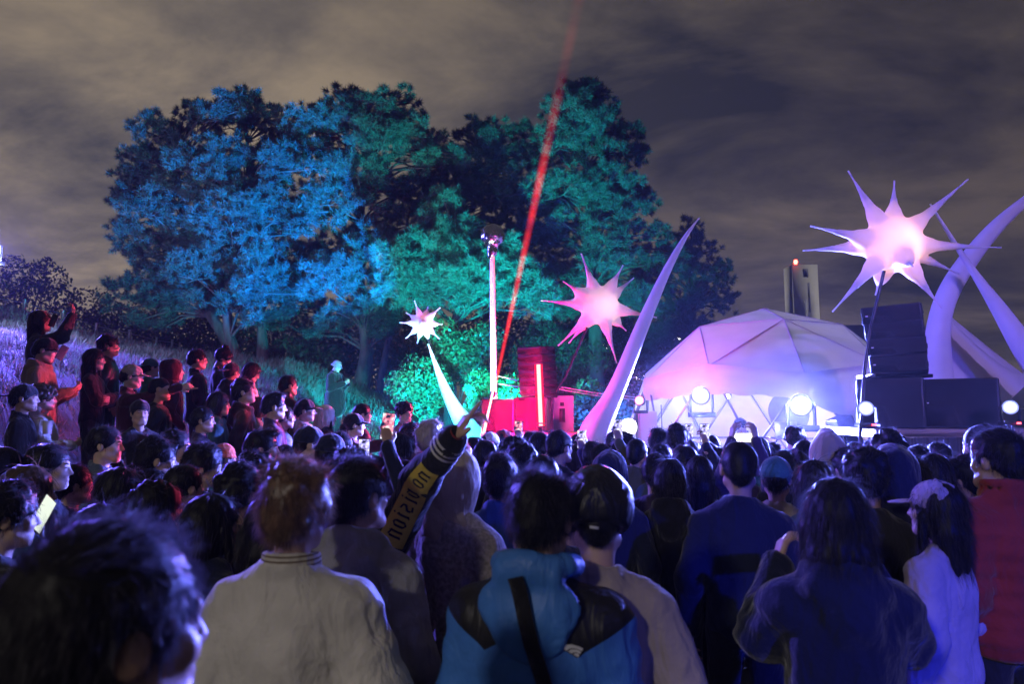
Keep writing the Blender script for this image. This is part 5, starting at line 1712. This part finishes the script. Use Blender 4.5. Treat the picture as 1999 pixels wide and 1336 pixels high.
# hooded person in heather sweatshirt
f5 = F_(893, 880, 2.9, 'person in a heather grey sweatshirt with the hood up, arms held forward', hair=None, hat='hood', hatm='beige', topmat=cloth('heather_marl', (.27, .24, .23), var=.3, scale=60), collar='hood', pose='clasp', yaw=-38, hero=1, seed=1, bulk=.036, amp=.011)
f6 = F_(978, 884, 3.35, 'man with full dark hair in a navy blue jacket with white piping', hair='short', top='blue', collar='shirt', yaw=-18, hero=1, seed=1, bulk=.022)
f8 = F_(1167, 918, 1.98, 'man in a shiny black slouch hat and beige sweater', hair='crop', hat='bigbeanie', hatm=mat('shiny_black_nylon', (.012, .012, .014), .45, var=.2, bump=.2, bscale=40, fold=.5), top='beige', collar='crew', yaw=-16, hy=8, hp=-4, hero=2, seed=1, skin=0, bulk=.022, amp=.009)
f10 = F_(1441, 857, 3.2, 'man with a shaved head and broad shoulders in a dark navy sweater', hair='crop', top='navy', collar='crew', yaw=-12, hero=2, seed=2, skin=1, bulk=.016, wide=.012)
f11 = F_(1627, 934, 2.12, 'woman with long black hair filming with both hands, in a fuzzy dark coat', hair='long', top='navy', collar='hood', pose='framing', yaw=-10, hero=2, seed=2, skin=0, bulk=.034, amp=.009)
f12 = F_(1820, 934, 2.8, 'woman in a pale pink baseball cap and lavender sweater', hair='long', hat='cap', hatm='lavender', top='lavender', collar='crew', yaw=38, hero=1, seed=1, bulk=.02, amp=.008)
f13 = F_(1942, 836, 2.95, 'man with short dark hair in a red quilted puffer jacket', hair='short', top='red', collar='tall', yaw=6, hy=10, hero=1, seed=0, bulk=.045, quilt=True, amp=.006)

# blue shell jacket with black shoulder panels
jm = cloth('blue_black_shell', (.06, .21, .64), rough=.5, sheen=0, bump=.25, bscale=14, spec=.4)
t = jm.node_tree
bs = t.nodes['Principled BSDF']; src_ = bs.inputs['Base Color'].links[0].from_socket
tcn = t.nodes.new('ShaderNodeTexCoord'); sp = t.nodes.new('ShaderNodeSeparateXYZ'); t.links.new(tcn.outputs['Object'], sp.inputs[0])


def jn(op, a, b):
    n = t.nodes.new('ShaderNodeMath'); n.operation = op
    for i, v in enumerate((a, b)):
        if isinstance(v, (int, float)): n.inputs[i].default_value = v
        elif v is not None: t.links.new(v, n.inputs[i])
    return n.outputs[0]


ax_ = jn('ABSOLUTE', sp.outputs[0], None)
edge = jn('ADD', jn('MULTIPLY', jn('ABSOLUTE', jn('SUBTRACT', ax_, .12), None), .60), 1.300)
mask = jn('GREATER_THAN', sp.outputs[2], edge)
mixj = t.nodes.new('ShaderNodeMix'); mixj.data_type = 'RGBA'
t.links.new(mask, mixj.inputs['Factor']); t.links.new(src_, mixj.inputs['A']); mixj.inputs['B'].default_value = (.014, .014, .016, 1)
t.links.new(mixj.outputs['Result'], bs.inputs['Base Color'])
f9 = F_(1052, 914, 1.86, 'person with dark hair in a blue shell jacket with black shoulders and a bag strap', hair='short', topmat=jm, collar='crew', pose='texting', yaw=-14, hy=4, hp=-10, hero=2, seed=2, skin=0, bulk=.034, amp=.008, wide=.01)
# hood of that jacket, strap and logo
sh = Shape().ell((0, -.118, 1.415), (.135, .034, .085)); ring_caps(sh, (0, -.040, 1.505), .098, .088, .022, 14, .03, -.02); sh.cap((-.06, -.125, 1.50), (.06, -.125, 1.50), .02, k=.04); sh.ell((0, -.140, 1.345), (.085, .022, .06), k=.04); sh.cap((0, -.0, 1.455), (0, .03, 1.75), .060, .074, k=.010, sub=True)
V, Q = surf(sh, .0105, disp=lambda p: .006 * (1 - 2 * np.abs(wav(p * np.array([1, 1, .5]), 15, 2))) + .003 * wav(p, 37))
hoodV = V
me = mesh_np('hood', V, None, Q, True); me.materials.append(cloth('blue_shell', (.06, .21, .64), rough=.5, sheen=0, bump=.25, bscale=14, spec=.4)); link('hood', me, f9)
topV, topQ = top_np('texting', .034, 'crew', .0118, 2, False, .008, False, .01)
backV = np.concatenate([topV, hoodV])


def on_back(V, x, z, lift):
    """point on the back of a garment at local (x, z)"""
    m = V[:, 1] < .02
    k = np.argsort((V[m][:, 0] - x) ** 2 + (V[m][:, 2] - z) ** 2)[:12]
    return np.array([x, V[m][k][:, 1].min() - lift, z])


st = []
for i in range(26):
    tt = i / 25
    x = -.025 + tt * .17 + .0 * tt; z = 1.50 - tt * .62
    q = on_back(backV, x, z, .010)
    st.append(q)
st = np.array(st); st[1:-1] = (st[2:] + st[1:-1] + st[:-2]) / 3
w2 = np.array([.019, 0, .005])
MB().add(np.concatenate([np.stack([a - w2, a + w2, a + w2 + [0, -.003, 0], a - w2 + [0, -.003, 0]]) for a in st]), None,
         [[i * 4 + a, i * 4 + b, i * 4 + 4 + b, i * 4 + 4 + a] for i in range(25) for a, b in ((0, 1), (1, 2), (2, 3), (3, 0))]).build('bag_strap', CM['black'], f9)
M['logo'] = mat('white_logo_print', (.62, .62, .62), .5, var=.03)


def quarter_logo(root, c, sc, V):
    """three concentric quarter arcs rising to one side"""
    mb = MB()
    for k, (r0, r1) in enumerate(((.0, .30), (.38, .62), (.70, 1.0))):
        a = np.linspace(0, math.pi / 2, 10)
        ring_ = []
        for an in a:
            for rr_ in (r0, r1):
                u, v = -rr_ * math.cos(an) * 1.25 + .5, rr_ * math.sin(an) * .62
                ca_, sa_ = math.cos(-.55), math.sin(-.55)
                x, z = c[0] + sc * (u * ca_ - v * sa_), c[1] + sc * (u * sa_ + v * ca_)
                ring_.append(on_back(V, x, z, .0055))
        mb.add(ring_, None, [[2 * i, 2 * i + 1, 2 * i + 3, 2 * i + 2] for i in range(9)])
    mb.build('logo', M['logo'], root)


quarter_logo(f9, (.108, 1.315), .036, topV)
# small tag on the black hat
MB().box((.012, -.152, 1.613), (.024, .003, .007), rot=Matrix.Rotation(.1, 4, 'Y')).build('tag', M['logo'], f8)

# ribbed striped collar of the cream jacket
cm_ = mat('striped_rib', (.50, .47, .42), .9, var=.05)
t = cm_.node_tree; bs = t.nodes['Principled BSDF']
tcn = t.nodes.new('ShaderNodeTexCoord'); sp = t.nodes.new('ShaderNodeSeparateXYZ'); t.links.new(tcn.outputs['Object'], sp.inputs[0])
sn = t.nodes.new('ShaderNodeMath'); sn.operation = 'SINE'
mu = t.nodes.new('ShaderNodeMath'); mu.operation = 'MULTIPLY'; mu.inputs[1].default_value = 480; t.links.new(sp.outputs[2], mu.inputs[0]); t.links.new(mu.outputs[0], sn.inputs[0])
gt = t.nodes.new('ShaderNodeMath'); gt.operation = 'GREATER_THAN'; gt.inputs[1].default_value = .25; t.links.new(sn.outputs[0], gt.inputs[0])
mx = t.nodes.new('ShaderNodeMix'); mx.data_type = 'RGBA'; mx.inputs['A'].default_value = (.52, .49, .43, 1); mx.inputs['B'].default_value = (.16, .12, .09, 1)
t.links.new(gt.outputs[0], mx.inputs['Factor']); t.links.new(mx.outputs['Result'], bs.inputs['Base Color'])
sh = Shape()
for i in range(4): ring_caps(sh, (0, -.026, 1.468 + .011 * i), .074 - .001 * i, .069, .0085, 20, .006, -.010)
sh.cap((0, -.02, 1.40), (0, -.01, 1.60), .060, k=.004, sub=True)
V, Q = surf(sh, .006); me = mesh_np('collar', V, None, Q, True); me.materials.append(cm_); link('collar', me, f2)

# --------- the raised arm: black varsity jacket with a lettered sleeve patch
sh_w = at(765, 1010, 2.72); el_w = at(822, 938, 2.60); wr_w = at(884, 858, 2.44)
pf = at(684, 900, 2.75)
tmp = link('tmp', None); tmp.location = (pf.x, 2.75, 0); tmp.rotation_euler = (0, 0, R(-14)); sc_ = pf.z / 1.755; tmp.scale = (sc_,) * 3
lo_ = lambda w: tuple(to_local(tmp, w))
fd = tuple(to_local(tmp, at(916, 808, 2.42)) - to_local(tmp, wr_w)); nd_ = (.95, .35, .1)
armpose = [(lo_(el_w), lo_(wr_w), fd, nd_, (3, 62, 72, 60)), ((-.25, -.03, 1.12), (-.255, .06, .87), (0, .25, -1), (1, 0, 0), REL)]
bpy.data.objects.remove(tmp)
f4 = F_(684, 900, 2.75, 'person in a black varsity jacket raising an arm with a lettered yellow sleeve patch', hair='curly', top='black', collar='shirt', pose=armpose, yaw=-14, hero=1, seed=1, skin=0, bulk=.022, amp=.007)
e_l, w_l = np.array(armpose[0][0]), np.array(armpose[0][1]); s_l = np.array((.152, -.006, 1.352))
camdir = np.array(to_local(f4, (0, 0, CAMZ))) - (e_l + w_l) / 2; camdir /= np.linalg.norm(camdir)


def sleeve(u, v, lift=.0):
    """u: 0 at cuff .. 1 at shoulder along the arm, v: angle round it (0 faces back)"""
    L1, L2 = np.linalg.norm(w_l - e_l), np.linalg.norm(e_l - s_l)
    x = u * (L1 + L2)
    if x < L1: p = w_l + (e_l - w_l) * x / L1; ax = (e_l - w_l) / L1
    else: p = e_l + (s_l - e_l) * (x - L1) / L2; ax = (s_l - e_l) / L2
    bl = np.clip((x - L1) / .10 + .5, 0, 1); ax = (e_l - w_l) / L1 * (1 - bl) + (s_l - e_l) / L2 * bl; ax /= np.linalg.norm(ax)
    r = np.interp(x, [0, L1, L1 + L2], [.034 + .75 * .022, .053 + .022, .064 + .022]) + .010 + lift
    n = camdir - ax * (camdir @ ax); n /= np.linalg.norm(n); s_ = np.cross(ax, n)
    return p + r * (n * math.cos(v) + s_ * math.sin(v))


M['patch'] = mat('yellow_patch', (.55, .42, .05), .8, var=.08, scale=30, bump=.2, bscale=60)
nu, nv = 26, 12
for nm, u0, u1, v0, v1, mt_, lf in [('sleeve_patch', .20, .80, -.62, .62, M['patch'], .0)]:
    Vp = [sleeve(u0 + (u1 - u0) * i / nu, v0 + (v1 - v0) * j / nv, lf) for i in range(nu + 1) for j in range(nv + 1)]
    Vp += [sleeve(u0 + (u1 - u0) * i / nu, v0 + (v1 - v0) * j / nv, lf - .004) for i in range(nu + 1) for j in range(nv + 1)]
    Qp = [[i * (nv + 1) + j, (i + 1) * (nv + 1) + j, (i + 1) * (nv + 1) + j + 1, i * (nv + 1) + j + 1] for i in range(nu) for j in range(nv)]
    patch = MB().add(Vp, None, Qp).build(nm, mt_, f4, True)
# blackletter strokes "no vision": reads from cuff to shoulder
GL = {'n': (.62, [((.10, .0), (.10, .62), .16), ((.46, .0), (.46, .62), .16), ((.10, .58), (.46, .70), .10), ((.02, .56), (.18, .68), .1), ((.02, .06), (.18, -.04), .1), ((.38, .06), (.56, -.04), .1)]),
      'o': (.60, [((.10, .08), (.10, .58), .16), ((.44, .08), (.44, .58), .16), ((.08, .58), (.30, .72), .11), ((.26, .70), (.46, .56), .11), ((.08, .10), (.30, -.04), .11), ((.26, -.04), (.46, .10), .11)]),
      'v': (.60, [((.10, .10), (.12, .74), .16), ((.44, .12), (.44, .60), .16), ((.12, .60), (.44, .70), .09), ((.10, .12), (.28, -.06), .12), ((.26, -.06), (.46, .14), .10)]),
      'i': (.34, [((.14, .04), (.14, .62), .16), ((.04, .60), (.20, .70), .10), ((.06, .06), (.26, -.04), .10), ((.10, .86), (.20, .92), .13)]),
      's': (.56, [((.10, .40), (.12, .62), .14), ((.10, .60), (.42, .70), .11), ((.10, .44), (.44, .26), .15), ((.42, .06), (.42, .28), .14), ((.06, .06), (.42, -.02), .11)])}
mbL = MB(); cur = .225; emh = .78
for ch in 'no vision':
    if ch == ' ': cur += .045; continue
    wd, strokes_ = GL[ch]; ks = .092
    for (x0, y0), (x1, y1), th in strokes_:
        dx, dy = x1 - x0, y1 - y0; ln = math.hypot(dx, dy); nx, ny = -dy / ln * th / 2, dx / ln * th / 2
        c4 = [(x0 + nx, y0 + ny), (x1 + nx, y1 + ny), (x1 - nx, y1 - ny), (x0 - nx, y0 - ny)]
        q4 = []
        for i in range(4):      # split the long sides so the print hugs the sleeve
            mbp = [(c4[0][0] + (c4[1][0] - c4[0][0]) * i / 3, c4[0][1] + (c4[1][1] - c4[0][1]) * i / 3), (c4[3][0] + (c4[2][0] - c4[3][0]) * i / 3, c4[3][1] + (c4[2][1] - c4[3][1]) * i / 3)]
            for (gx_, gy_) in mbp: q4.append(sleeve(cur + gx_ * ks, (gy_ - .33) * emh, .0028))
        mbL.add(q4, None, [[2 * i, 2 * i + 1, 2 * i + 3, 2 * i + 2] for i in range(3)])
    cur += wd * ks + .012
mbL.build('lettering', CM['black'], patch)
ax = (w_l - e_l) / np.linalg.norm(w_l - e_l)
for k in range(3):
    q0 = w_l - ax * (.012 + .024 * k)
    MB().tube([q0 - ax * .006, q0 + ax * .006], .0615 + .0008 * k, 20, caps=False).build('cuff_stripe', CM['cream'], f4, True)
MB().tube([w_l + ax * .020, w_l + ax * .046], .031, 18, caps=False).build('wristband', CM['red'], f4, True)

# phone of the woman with long hair, phones in the crowd
ph = lambda *a, **k: phone(*a, **k)
ph(82, 1004, 2.75, 'glowing phone tilted in the hand of a dark figure', roll=42, lit=emis('pale_screen', (.9, 1, .85), 1.0), yaw=78, pitch=-10, w=.07)
ph(1627, 1045, 2.52, 'phone held in both hands of the long-haired woman', lit=0, land=True, w=.075, h=.155)

# ---------------------------------------------------------------- the packed crowd
HAIR_T = {'short': 'short dark hair', 'crop': 'a cropped head', 'messy': 'tousled dark hair', 'quiff': 'swept-up hair', 'fade': 'faded sides', 'curly': 'curly hair', 'bob': 'a bob',
          'long': 'long straight hair', 'longwavy': 'long wavy hair', 'ponytail': 'a ponytail', 'bun': 'a top knot', None: 'covered hair'}
HAT_T = {'cap': 'cap', 'cap_back': 'backward cap', 'beanie': 'beanie', 'bucket': 'bucket hat', 'hood': 'raised hood', 'bigbeanie': 'slouch hat', 'pattern_beanie': 'banded beanie', 'scarf': 'scarf'}
ANCH = [(583, 1.95, 'the cream jacket'), (706, 2.35, 'the grey hoodie'), (893, 2.9, 'the heather hood'), (978, 3.35, 'the navy piped jacket'), (1167, 1.98, 'the slouch hat'), (1052, 1.86, 'the blue shell jacket'),
        (1441, 3.2, 'the shaved head'), (1627, 2.12, 'the fuzzy coat'), (1820, 2.8, 'the pink cap'), (1942, 2.95, 'the red puffer jacket'), (1514, 3.9, 'the banded beanie'), (607, 4.9, 'the navy cap'),
        (441, 5.6, 'the orange beanie'), (843, 5.0, 'the bleached head'), (1227, 8.4, 'the globe lamp'), (1053, 10.3, 'the red light tube'), (1160, 10, 'the tusk base'), (1448, 11.2, 'the performer'), (1693, 7.8, 'the platform corner'), (275, 6.3, 'the turned man'), (85, 6.2, 'the cream fleece'), (399, 6.4, 'the purple shirt'), (538, 6.8, 'the dark purple coat')]
_lab = set()


def crowd(px, py, d, hair='short', top='black', hat=None, hatm='black', where='in the packed crowd', **k):
    hc = k.get('hcol', 'black')
    ht = HAIR_T[hair]
    if hc != 'black': ht = ht.replace('dark hair', 'hair').replace('hair', hc + ' hair') if 'hair' in ht else ht + ' of ' + hc + ' hair'
    lab = 'person with ' + ht
    if hat: lab = 'person in a %s %s' % (hatm if isinstance(hatm, str) else 'dark', HAT_T[hat])
    lab += ' and %s top ' % top
    for _, ad, tx in sorted(ANCH, key=lambda q: abs(q[0] - px) + 25 * abs(q[1] - d)):
        if tx.endswith(str(hatm) + ' ' + HAT_T.get(hat, '?')) : continue
        full = lab + (('just beyond ' if d > ad else 'just before ') if abs(ad - d) > .25 else 'beside ') + tx
        if full not in _lab: break
    _lab.add(full); lab = full
    return person(px, py, d, lab, hair=hair, top=top, hat=hat, hatm=hatm, group='spectators in the packed crowd', **k)


def filmer(hx, hy_, d, ppx, ppy, dp, label, hair='short', top='black', seed=0, both=False, land=False, lit=0, roll=0, **kw):
    """a spectator holding a phone up at photo pixel (ppx, ppy)"""
    hp_ = at(hx, hy_, d); P = at(ppx, ppy, dp); g_ = ground(hp_.x, d)
    yw = -math.atan2(STAGE.x - hp_.x, STAGE.y - d)
    mt_ = Matrix.LocRotScale(Vector((hp_.x, d, g_)), Matrix.Rotation(yw, 3, 'Z').to_euler(), Vector((1, 1, 1)) * ((hp_.z - g_) / 1.755))
    q = mt_.inverted() @ P
    side = 1 if q.x > 0 or both else -1
    hw = .15 if land else .072

    def arm(sd):
        w_ = Vector((q.x + (sd * hw * .62 if both else sd * .012), q.y - .01, q.z - (.02 if land else .115)))
        s_ = Vector((sd * .152, 0, 1.352)); m_ = (s_ + w_) / 2
        el = m_ + Vector((sd * .07, -.02, -.09))
        return (tuple(el), tuple(w_), (-sd * .15, .05, 1.0), (-sd * .8, .5, 0), HOLD)
    low = ((side * -.235, -.03, 1.11), (side * -.24, .06, .86), (0, .25, -1), (side * 1.0, 0, 0), REL)
    pose = [arm(1), arm(-1)] if both else ([arm(1), low] if side > 0 else [low, arm(-1)])
    crowd(hx, hy_, d, hair, top, pose=pose, yaw=math.degrees(yw), hands=True, seed=seed, **kw)
    phone(ppx, ppy, dp, label, roll=roll, lit=lit, land=land)


filmer(776, 898, 4.0, 757, 833, 3.75, 'phone held up on an outstretched arm filming the stage', 'short', 'navy', 1, lit=1, roll=6)
filmer(733, 888, 4.7, 711, 880, 4.4, 'phone held low beside the ponytail woman', 'bob', 'black', 2)
filmer(1385, 868, 5.8, 1375, 846, 5.5, 'phone held upright before the dome opening', 'messy', 'navy', 0)
filmer(1353, 862, 6.6, 1345, 844, 6.3, 'phone held upright close to the round dark head', 'short', 'charcoal', 1)
filmer(1455, 880, 5.2, 1452, 855, 4.95, 'bright phone held sideways above the shaved head', 'short', 'purple', 2, both=True, land=True, lit=emis('white_screen', (1, .98, .9), 3))
filmer(1128, 868, 5.9, 1135, 858, 5.6, 'phone held up in front of the tusk base', 'bob', 'purple', 1)
filmer(1232, 872, 5.6, 1206, 838, 5.3, 'small phone raised next to the globe lamp', 'short', 'olive', 2)
filmer(1022, 862, 6.6, 1012, 838, 6.3, 'phone raised before the centre speakers', 'messy', 'maroon', 0, lit=1)
ph(104, 626, 7.72, 'phone at the ear of the person in the patterned headscarf', lit=None, roll=20)
ph(121, 689, 6.62, 'phone in the hands of the man with the tan hoodie', lit=None, roll=25, yaw=60)
n0 = 0
W1 = 'low at the foot of the bank'
for a in [
    # left cluster
    (14, 868, 3.4, 'crop', 'black', dict(yaw=-30, where=W1)), (100, 864, 3.5, 'short', 'navy', dict(yaw=-72, face=True, where=W1)), (62, 908, 3.0, 'long', 'blue', dict(hcol='brown', where=W1)),
    (20, 944, 2.5, 'messy', 'charcoal', dict(where=W1, pose='texting', yaw=-50)), (210, 830, 4.6, 'short', 'denim', dict(yaw=-76, face=True, where=W1, collar='shirt')),
    (312, 856, 4.1, 'messy', 'cream', dict(yaw=-62, face=True, where=W1, collar='hood')), (345, 838, 4.8, 'short', 'green', dict(yaw=-80, face=True, where=W1)),
    (402, 869, 4.0, 'messy', 'black', dict(yaw=-70, face=True, where=W1, collar='shirt')), (441, 867, 5.6, 'short', 'green', dict(hat='beanie', hatm='orange', where=W1)),
    (242, 913, 3.3, 'bob', 'black', dict(where=W1, yaw=-55)), (298, 914, 4.0, 'short', 'charcoal', dict(where=W1)), (312, 938, 2.8, 'longwavy', 'grey', dict(where=W1)),
    (420, 964, 2.6, 'long', 'navy', dict(where=W1, yaw=-40)), (205, 984, 2.5, 'bob', 'black', dict(where=W1)), (476, 908, 3.0, 'messy', 'charcoal', dict(where=W1)),
    (505, 886, 3.8, 'curly', 'black', dict(where=W1)), (515, 838, 4.7, 'quiff', 'purple', dict(yaw=-72, face=True, where=W1)), (542, 960, 2.5, 'long', 'maroon', dict(where='beside the cream jacket', yaw=-30)),
    (150, 905, 3.9, 'short', 'black', dict(where=W1)), (365, 905, 3.6, 'short', 'purple', dict(where=W1)), (560, 868, 5.0, 'short', 'black', dict(where=W1)),
    # middle left
    (607, 830, 4.9, 'crop', 'beige', dict(hat='cap', hatm='navy', yaw=-66, face=True, collar='shirt')), (650, 848, 4.7, 'short', 'black', dict(hat='beanie', hatm='navy')),
    (668, 842, 5.6, 'short', 'maroon', dict()), (692, 880, 3.7, 'curly', 'black', dict()), (785, 846, 4.8, 'bob', 'black', dict(yaw=-60)), (806, 824, 5.8, 'short', 'maroon', dict()),
    (843, 823, 5.0, 'messy', 'denim', dict(hcol='blond')), (790, 896, 3.9, 'short', 'purple', dict()),
    (900, 858, 5.2, 'short', 'maroon', dict(hcol='red')), (870, 838, 6.2, 'short', 'charcoal', dict()), (930, 852, 5.4, 'short', 'pink', dict(yaw=-70, face=True)), (958, 842, 6.4, 'short', 'black', dict(hat='cap', hatm='white')),
    (985, 838, 6.8, 'short', 'maroon', dict(hat='cap', hatm='red')), (950, 858, 5.0, 'short', 'charcoal', dict()), (1005, 858, 4.6, 'curly', 'black', dict()), (1022, 868, 4.3, 'curly', 'maroon', dict()),
    (1055, 843, 5.4, 'short', 'maroon', dict()), (1094, 839, 5.2, 'short', 'black', dict(yaw=-50)), (1062, 890, 3.8, 'long', 'black', dict()),
    (1158, 860, 5.6, 'short', 'maroon', dict()), (1175, 866, 5.0, 'short', 'purple', dict()), (1132, 846, 6.6, 'short', 'charcoal', dict()), (1190, 884, 3.9, 'short', 'navy', dict(hat='hood', hatm='navy', collar='hood')),
    (1105, 938, 2.5, 'short', 'navy', dict()), (1075, 862, 6.0, 'bob', 'purple', dict()), (1038, 842, 7.0, 'short', 'maroon', dict()),
    # middle right
    (1220, 848, 5.9, 'curly', 'black', dict()), (1244, 854, 5.2, 'crop', 'olive', dict()), (1287, 838, 6.4, 'messy', 'maroon', dict()), (1323, 830, 6.2, 'messy', 'navy', dict()), (1291, 866, 5.0, 'short', 'denim', dict()),
    (1336, 868, 4.6, 'short', 'black', dict()), (1309, 896, 3.9, 'bob', 'black', dict(collar='hood')), 
    (1365, 890, 4.4, 'long', 'black', dict()), (1405, 872, 5.8, 'short', 'navy', dict()), (1478, 853, 5.5, 'bob', 'teal', dict()), (1508, 866, 6.0, 'messy', 'navy', dict()), (1514, 892, 3.9, 'short', 'beige', dict(hat='pattern_beanie', hatm='teal')),
    (1530, 878, 5.0, 'short', 'black', dict()), (1570, 859, 4.9, 'short', 'navy', dict()), (1590, 898, 3.4, 'bob', 'denim', dict()), (1613, 848, 4.4, 'short', 'navy', dict(hat='hood', hatm='beige', collar='hood')),
    (1612, 833, 6.6, 'short', 'black', dict(hat='cap', hatm='white')), (1550, 836, 7.2, 'curly', 'navy', dict()), (1655, 878, 4.2, 'messy', 'navy', dict()), (1688, 876, 3.1, 'messy', 'charcoal', dict()), (1738, 874, 3.2, 'short', 'navy', dict(hat='hood', hatm='navy', collar='hood')),
    (1733, 844, 4.6, 'curly', 'navy', dict()), (1778, 892, 3.5, 'short', 'black', dict()), (1820, 886, 3.7, 'bob', 'navy', dict()), (1880, 893, 3.7, 'messy', 'charcoal', dict(yaw=28, face=True)),
    (1914, 827, 4.0, 'short', 'black', dict(hat='cap_back', hatm='black', yaw=24)), (1858, 900, 4.2, 'short', 'navy', dict()), (1985, 866, 4.0, 'short', 'navy', dict()), (1280, 884, 4.2, 'short', 'purple', dict()),
    (1260, 872, 6.2, 'bob', 'navy', dict()), (1200, 842, 7.2, 'short', 'purple', dict()), (1390, 850, 7.2, 'short', 'navy', dict()), (1670, 862, 5.6, 'short', 'navy', dict()), (1700, 858, 6.0, 'short', 'black', dict()),
    (1790, 868, 5.0, 'short', 'navy', dict()), (1830, 862, 5.4, 'short', 'charcoal', dict()),
]:
    kw = dict(a[5]); n0 += 1
    kw.setdefault('seed', n0)
    kw.setdefault('collar', ('crew', 'hood', 'shirt', 'crew')[n0 % 4])
    crowd(*a[:5], **kw)

# ---------------------------------------------------------------- the performer and the booth
dj = person(1448, 813, 11.2, 'performer in a dark cap leaning over the booth inside the dome tent', hair='short', hat='cap', hatm='charcoal', top='charcoal', collar='shirt', pose='texting', yaw=118, hp=-30, face=True, seed=1, bulk=.02)
tb = thing('booth_table', 'black-draped booth table in the opening of the dome tent', 'table', (at(1480, 900, 10.9).x, 10.9, 0))
MB().box((0, 0, .98), (1.7, .6, .05), bevel=.008).build('top', M['black'], tb)
MB().box((0, -.02, .48), (1.6, .5, .95), bevel=.01).build('drape', M['skirt'], tb)
lp = at(1535, 848, 10.9)
lt = thing('laptop', 'silver laptop with a glowing emblem on its lid, raised on a wire stand', 'laptop', (lp.x, 10.9, lp.z))
M['alu'] = mat('silver_lid', (.55, .55, .58), .35, metal=.6, var=.03)
MB().box((0, 0, .07), (.36, .012, .25), rot=Matrix.Rotation(R(-8), 4, 'X'), bevel=.004).build('lid', M['alu'], lt)
MB().box((0, .14, -.06), (.36, .25, .018), bevel=.004).build('keyboard', M['alu'], lt)
em_ = Shape().ell((-.006, 0, 0), (.015, .004, .018)).ell((.008, 0, 0), (.014, .004, .018), k=.006).ell((.026, 0, .003), (.008, .02, .008), k=.003, sub=True).ell((.003, 0, .024), (.003, .003, .007), k=.001)
V, Q = surf(em_, .0028, pad=.004); V = V + np.array([.01, -.010, .075])
me = mesh_np('emblem', V, None, Q, True); me.materials.append(emis('emblem_glow', (1, 1, 1), 3)); link('emblem', me, lt)
for sx in (-.14, .14):
    MB().tube([(sx, .03, -.06), (sx * 1.25, .1, 1.0 - lp.z + .005)], .007, 6).build('stand_leg', M['blackmetal'], lt)
MB().tube([(-.17, .06, (1.0 - lp.z) * .5), (.17, .06, (1.0 - lp.z) * .5)], .006, 6).build('stand_bar', M['blackmetal'], lt)
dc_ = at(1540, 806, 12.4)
disc = thing('glare_disc', 'grey round reflector disc added behind the brightest booth lamp', 'glare', dc_)  # made-up disc stands in for a ghost of lamp glare
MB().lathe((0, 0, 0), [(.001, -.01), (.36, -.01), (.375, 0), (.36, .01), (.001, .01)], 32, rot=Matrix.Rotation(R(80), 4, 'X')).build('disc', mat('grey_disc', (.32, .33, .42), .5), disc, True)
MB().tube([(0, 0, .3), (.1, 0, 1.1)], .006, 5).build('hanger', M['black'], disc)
ws = at(1650, 845, 10.2)
wd_ = thing('monitor_speaker', 'dark monitor speaker tilted towards the booth', 'speaker', (ws.x, 10.2, 0))
MB().box((0, 0, ws.z - .02), (.26, .4, .52), rot=Matrix.Rotation(R(-22), 4, 'Y'), bevel=.02).build('cabinet', M['black'], wd_)
MB().tube([(0, 0, 0), (.02, 0, ws.z - .2)], .02, 8).build('stand', M['blackmetal'], wd_)
cup = at(93, 835, 5.75)
cp = MB().lathe((0, 0, 0), [(.001, -.055), (.030, -.055), (.040, .055), (.037, .055), (.028, -.05), (.001, -.05)], 14).build('paper_cup', mat('pale_paper', (.6, .55, .55), .7)); cp.location = cup
tag(cp, 'pale paper cup held before the cream fleece jacket', 'cup')
if WARN: print('HEIGHT WARN', WARN)


# ================================================================== HAZE
HAZE = 0.00028
if HAZE:
    hz = MB().box((-1, 18, 11.5), (70, 62, 27)).build('haze', M['black'])
    mh = bpy.data.materials.new('smoky_air'); mh.use_nodes = True
    t = mh.node_tree; t.nodes.clear()
    o = t.nodes.new('ShaderNodeOutputMaterial')
    v = t.nodes.new('ShaderNodeVolumePrincipled')
    v.inputs['Color'].default_value = (.85, .88, .95, 1)
    v.inputs['Density'].default_value = HAZE
    v.inputs['Anisotropy'].default_value = 0.3
    t.links.new(v.outputs[0], o.inputs['Volume'])
    hz.data.materials.clear(); hz.data.materials.append(mh)
    tag(hz, 'thin smoky haze hanging over the whole site', 'haze', kind='stuff')
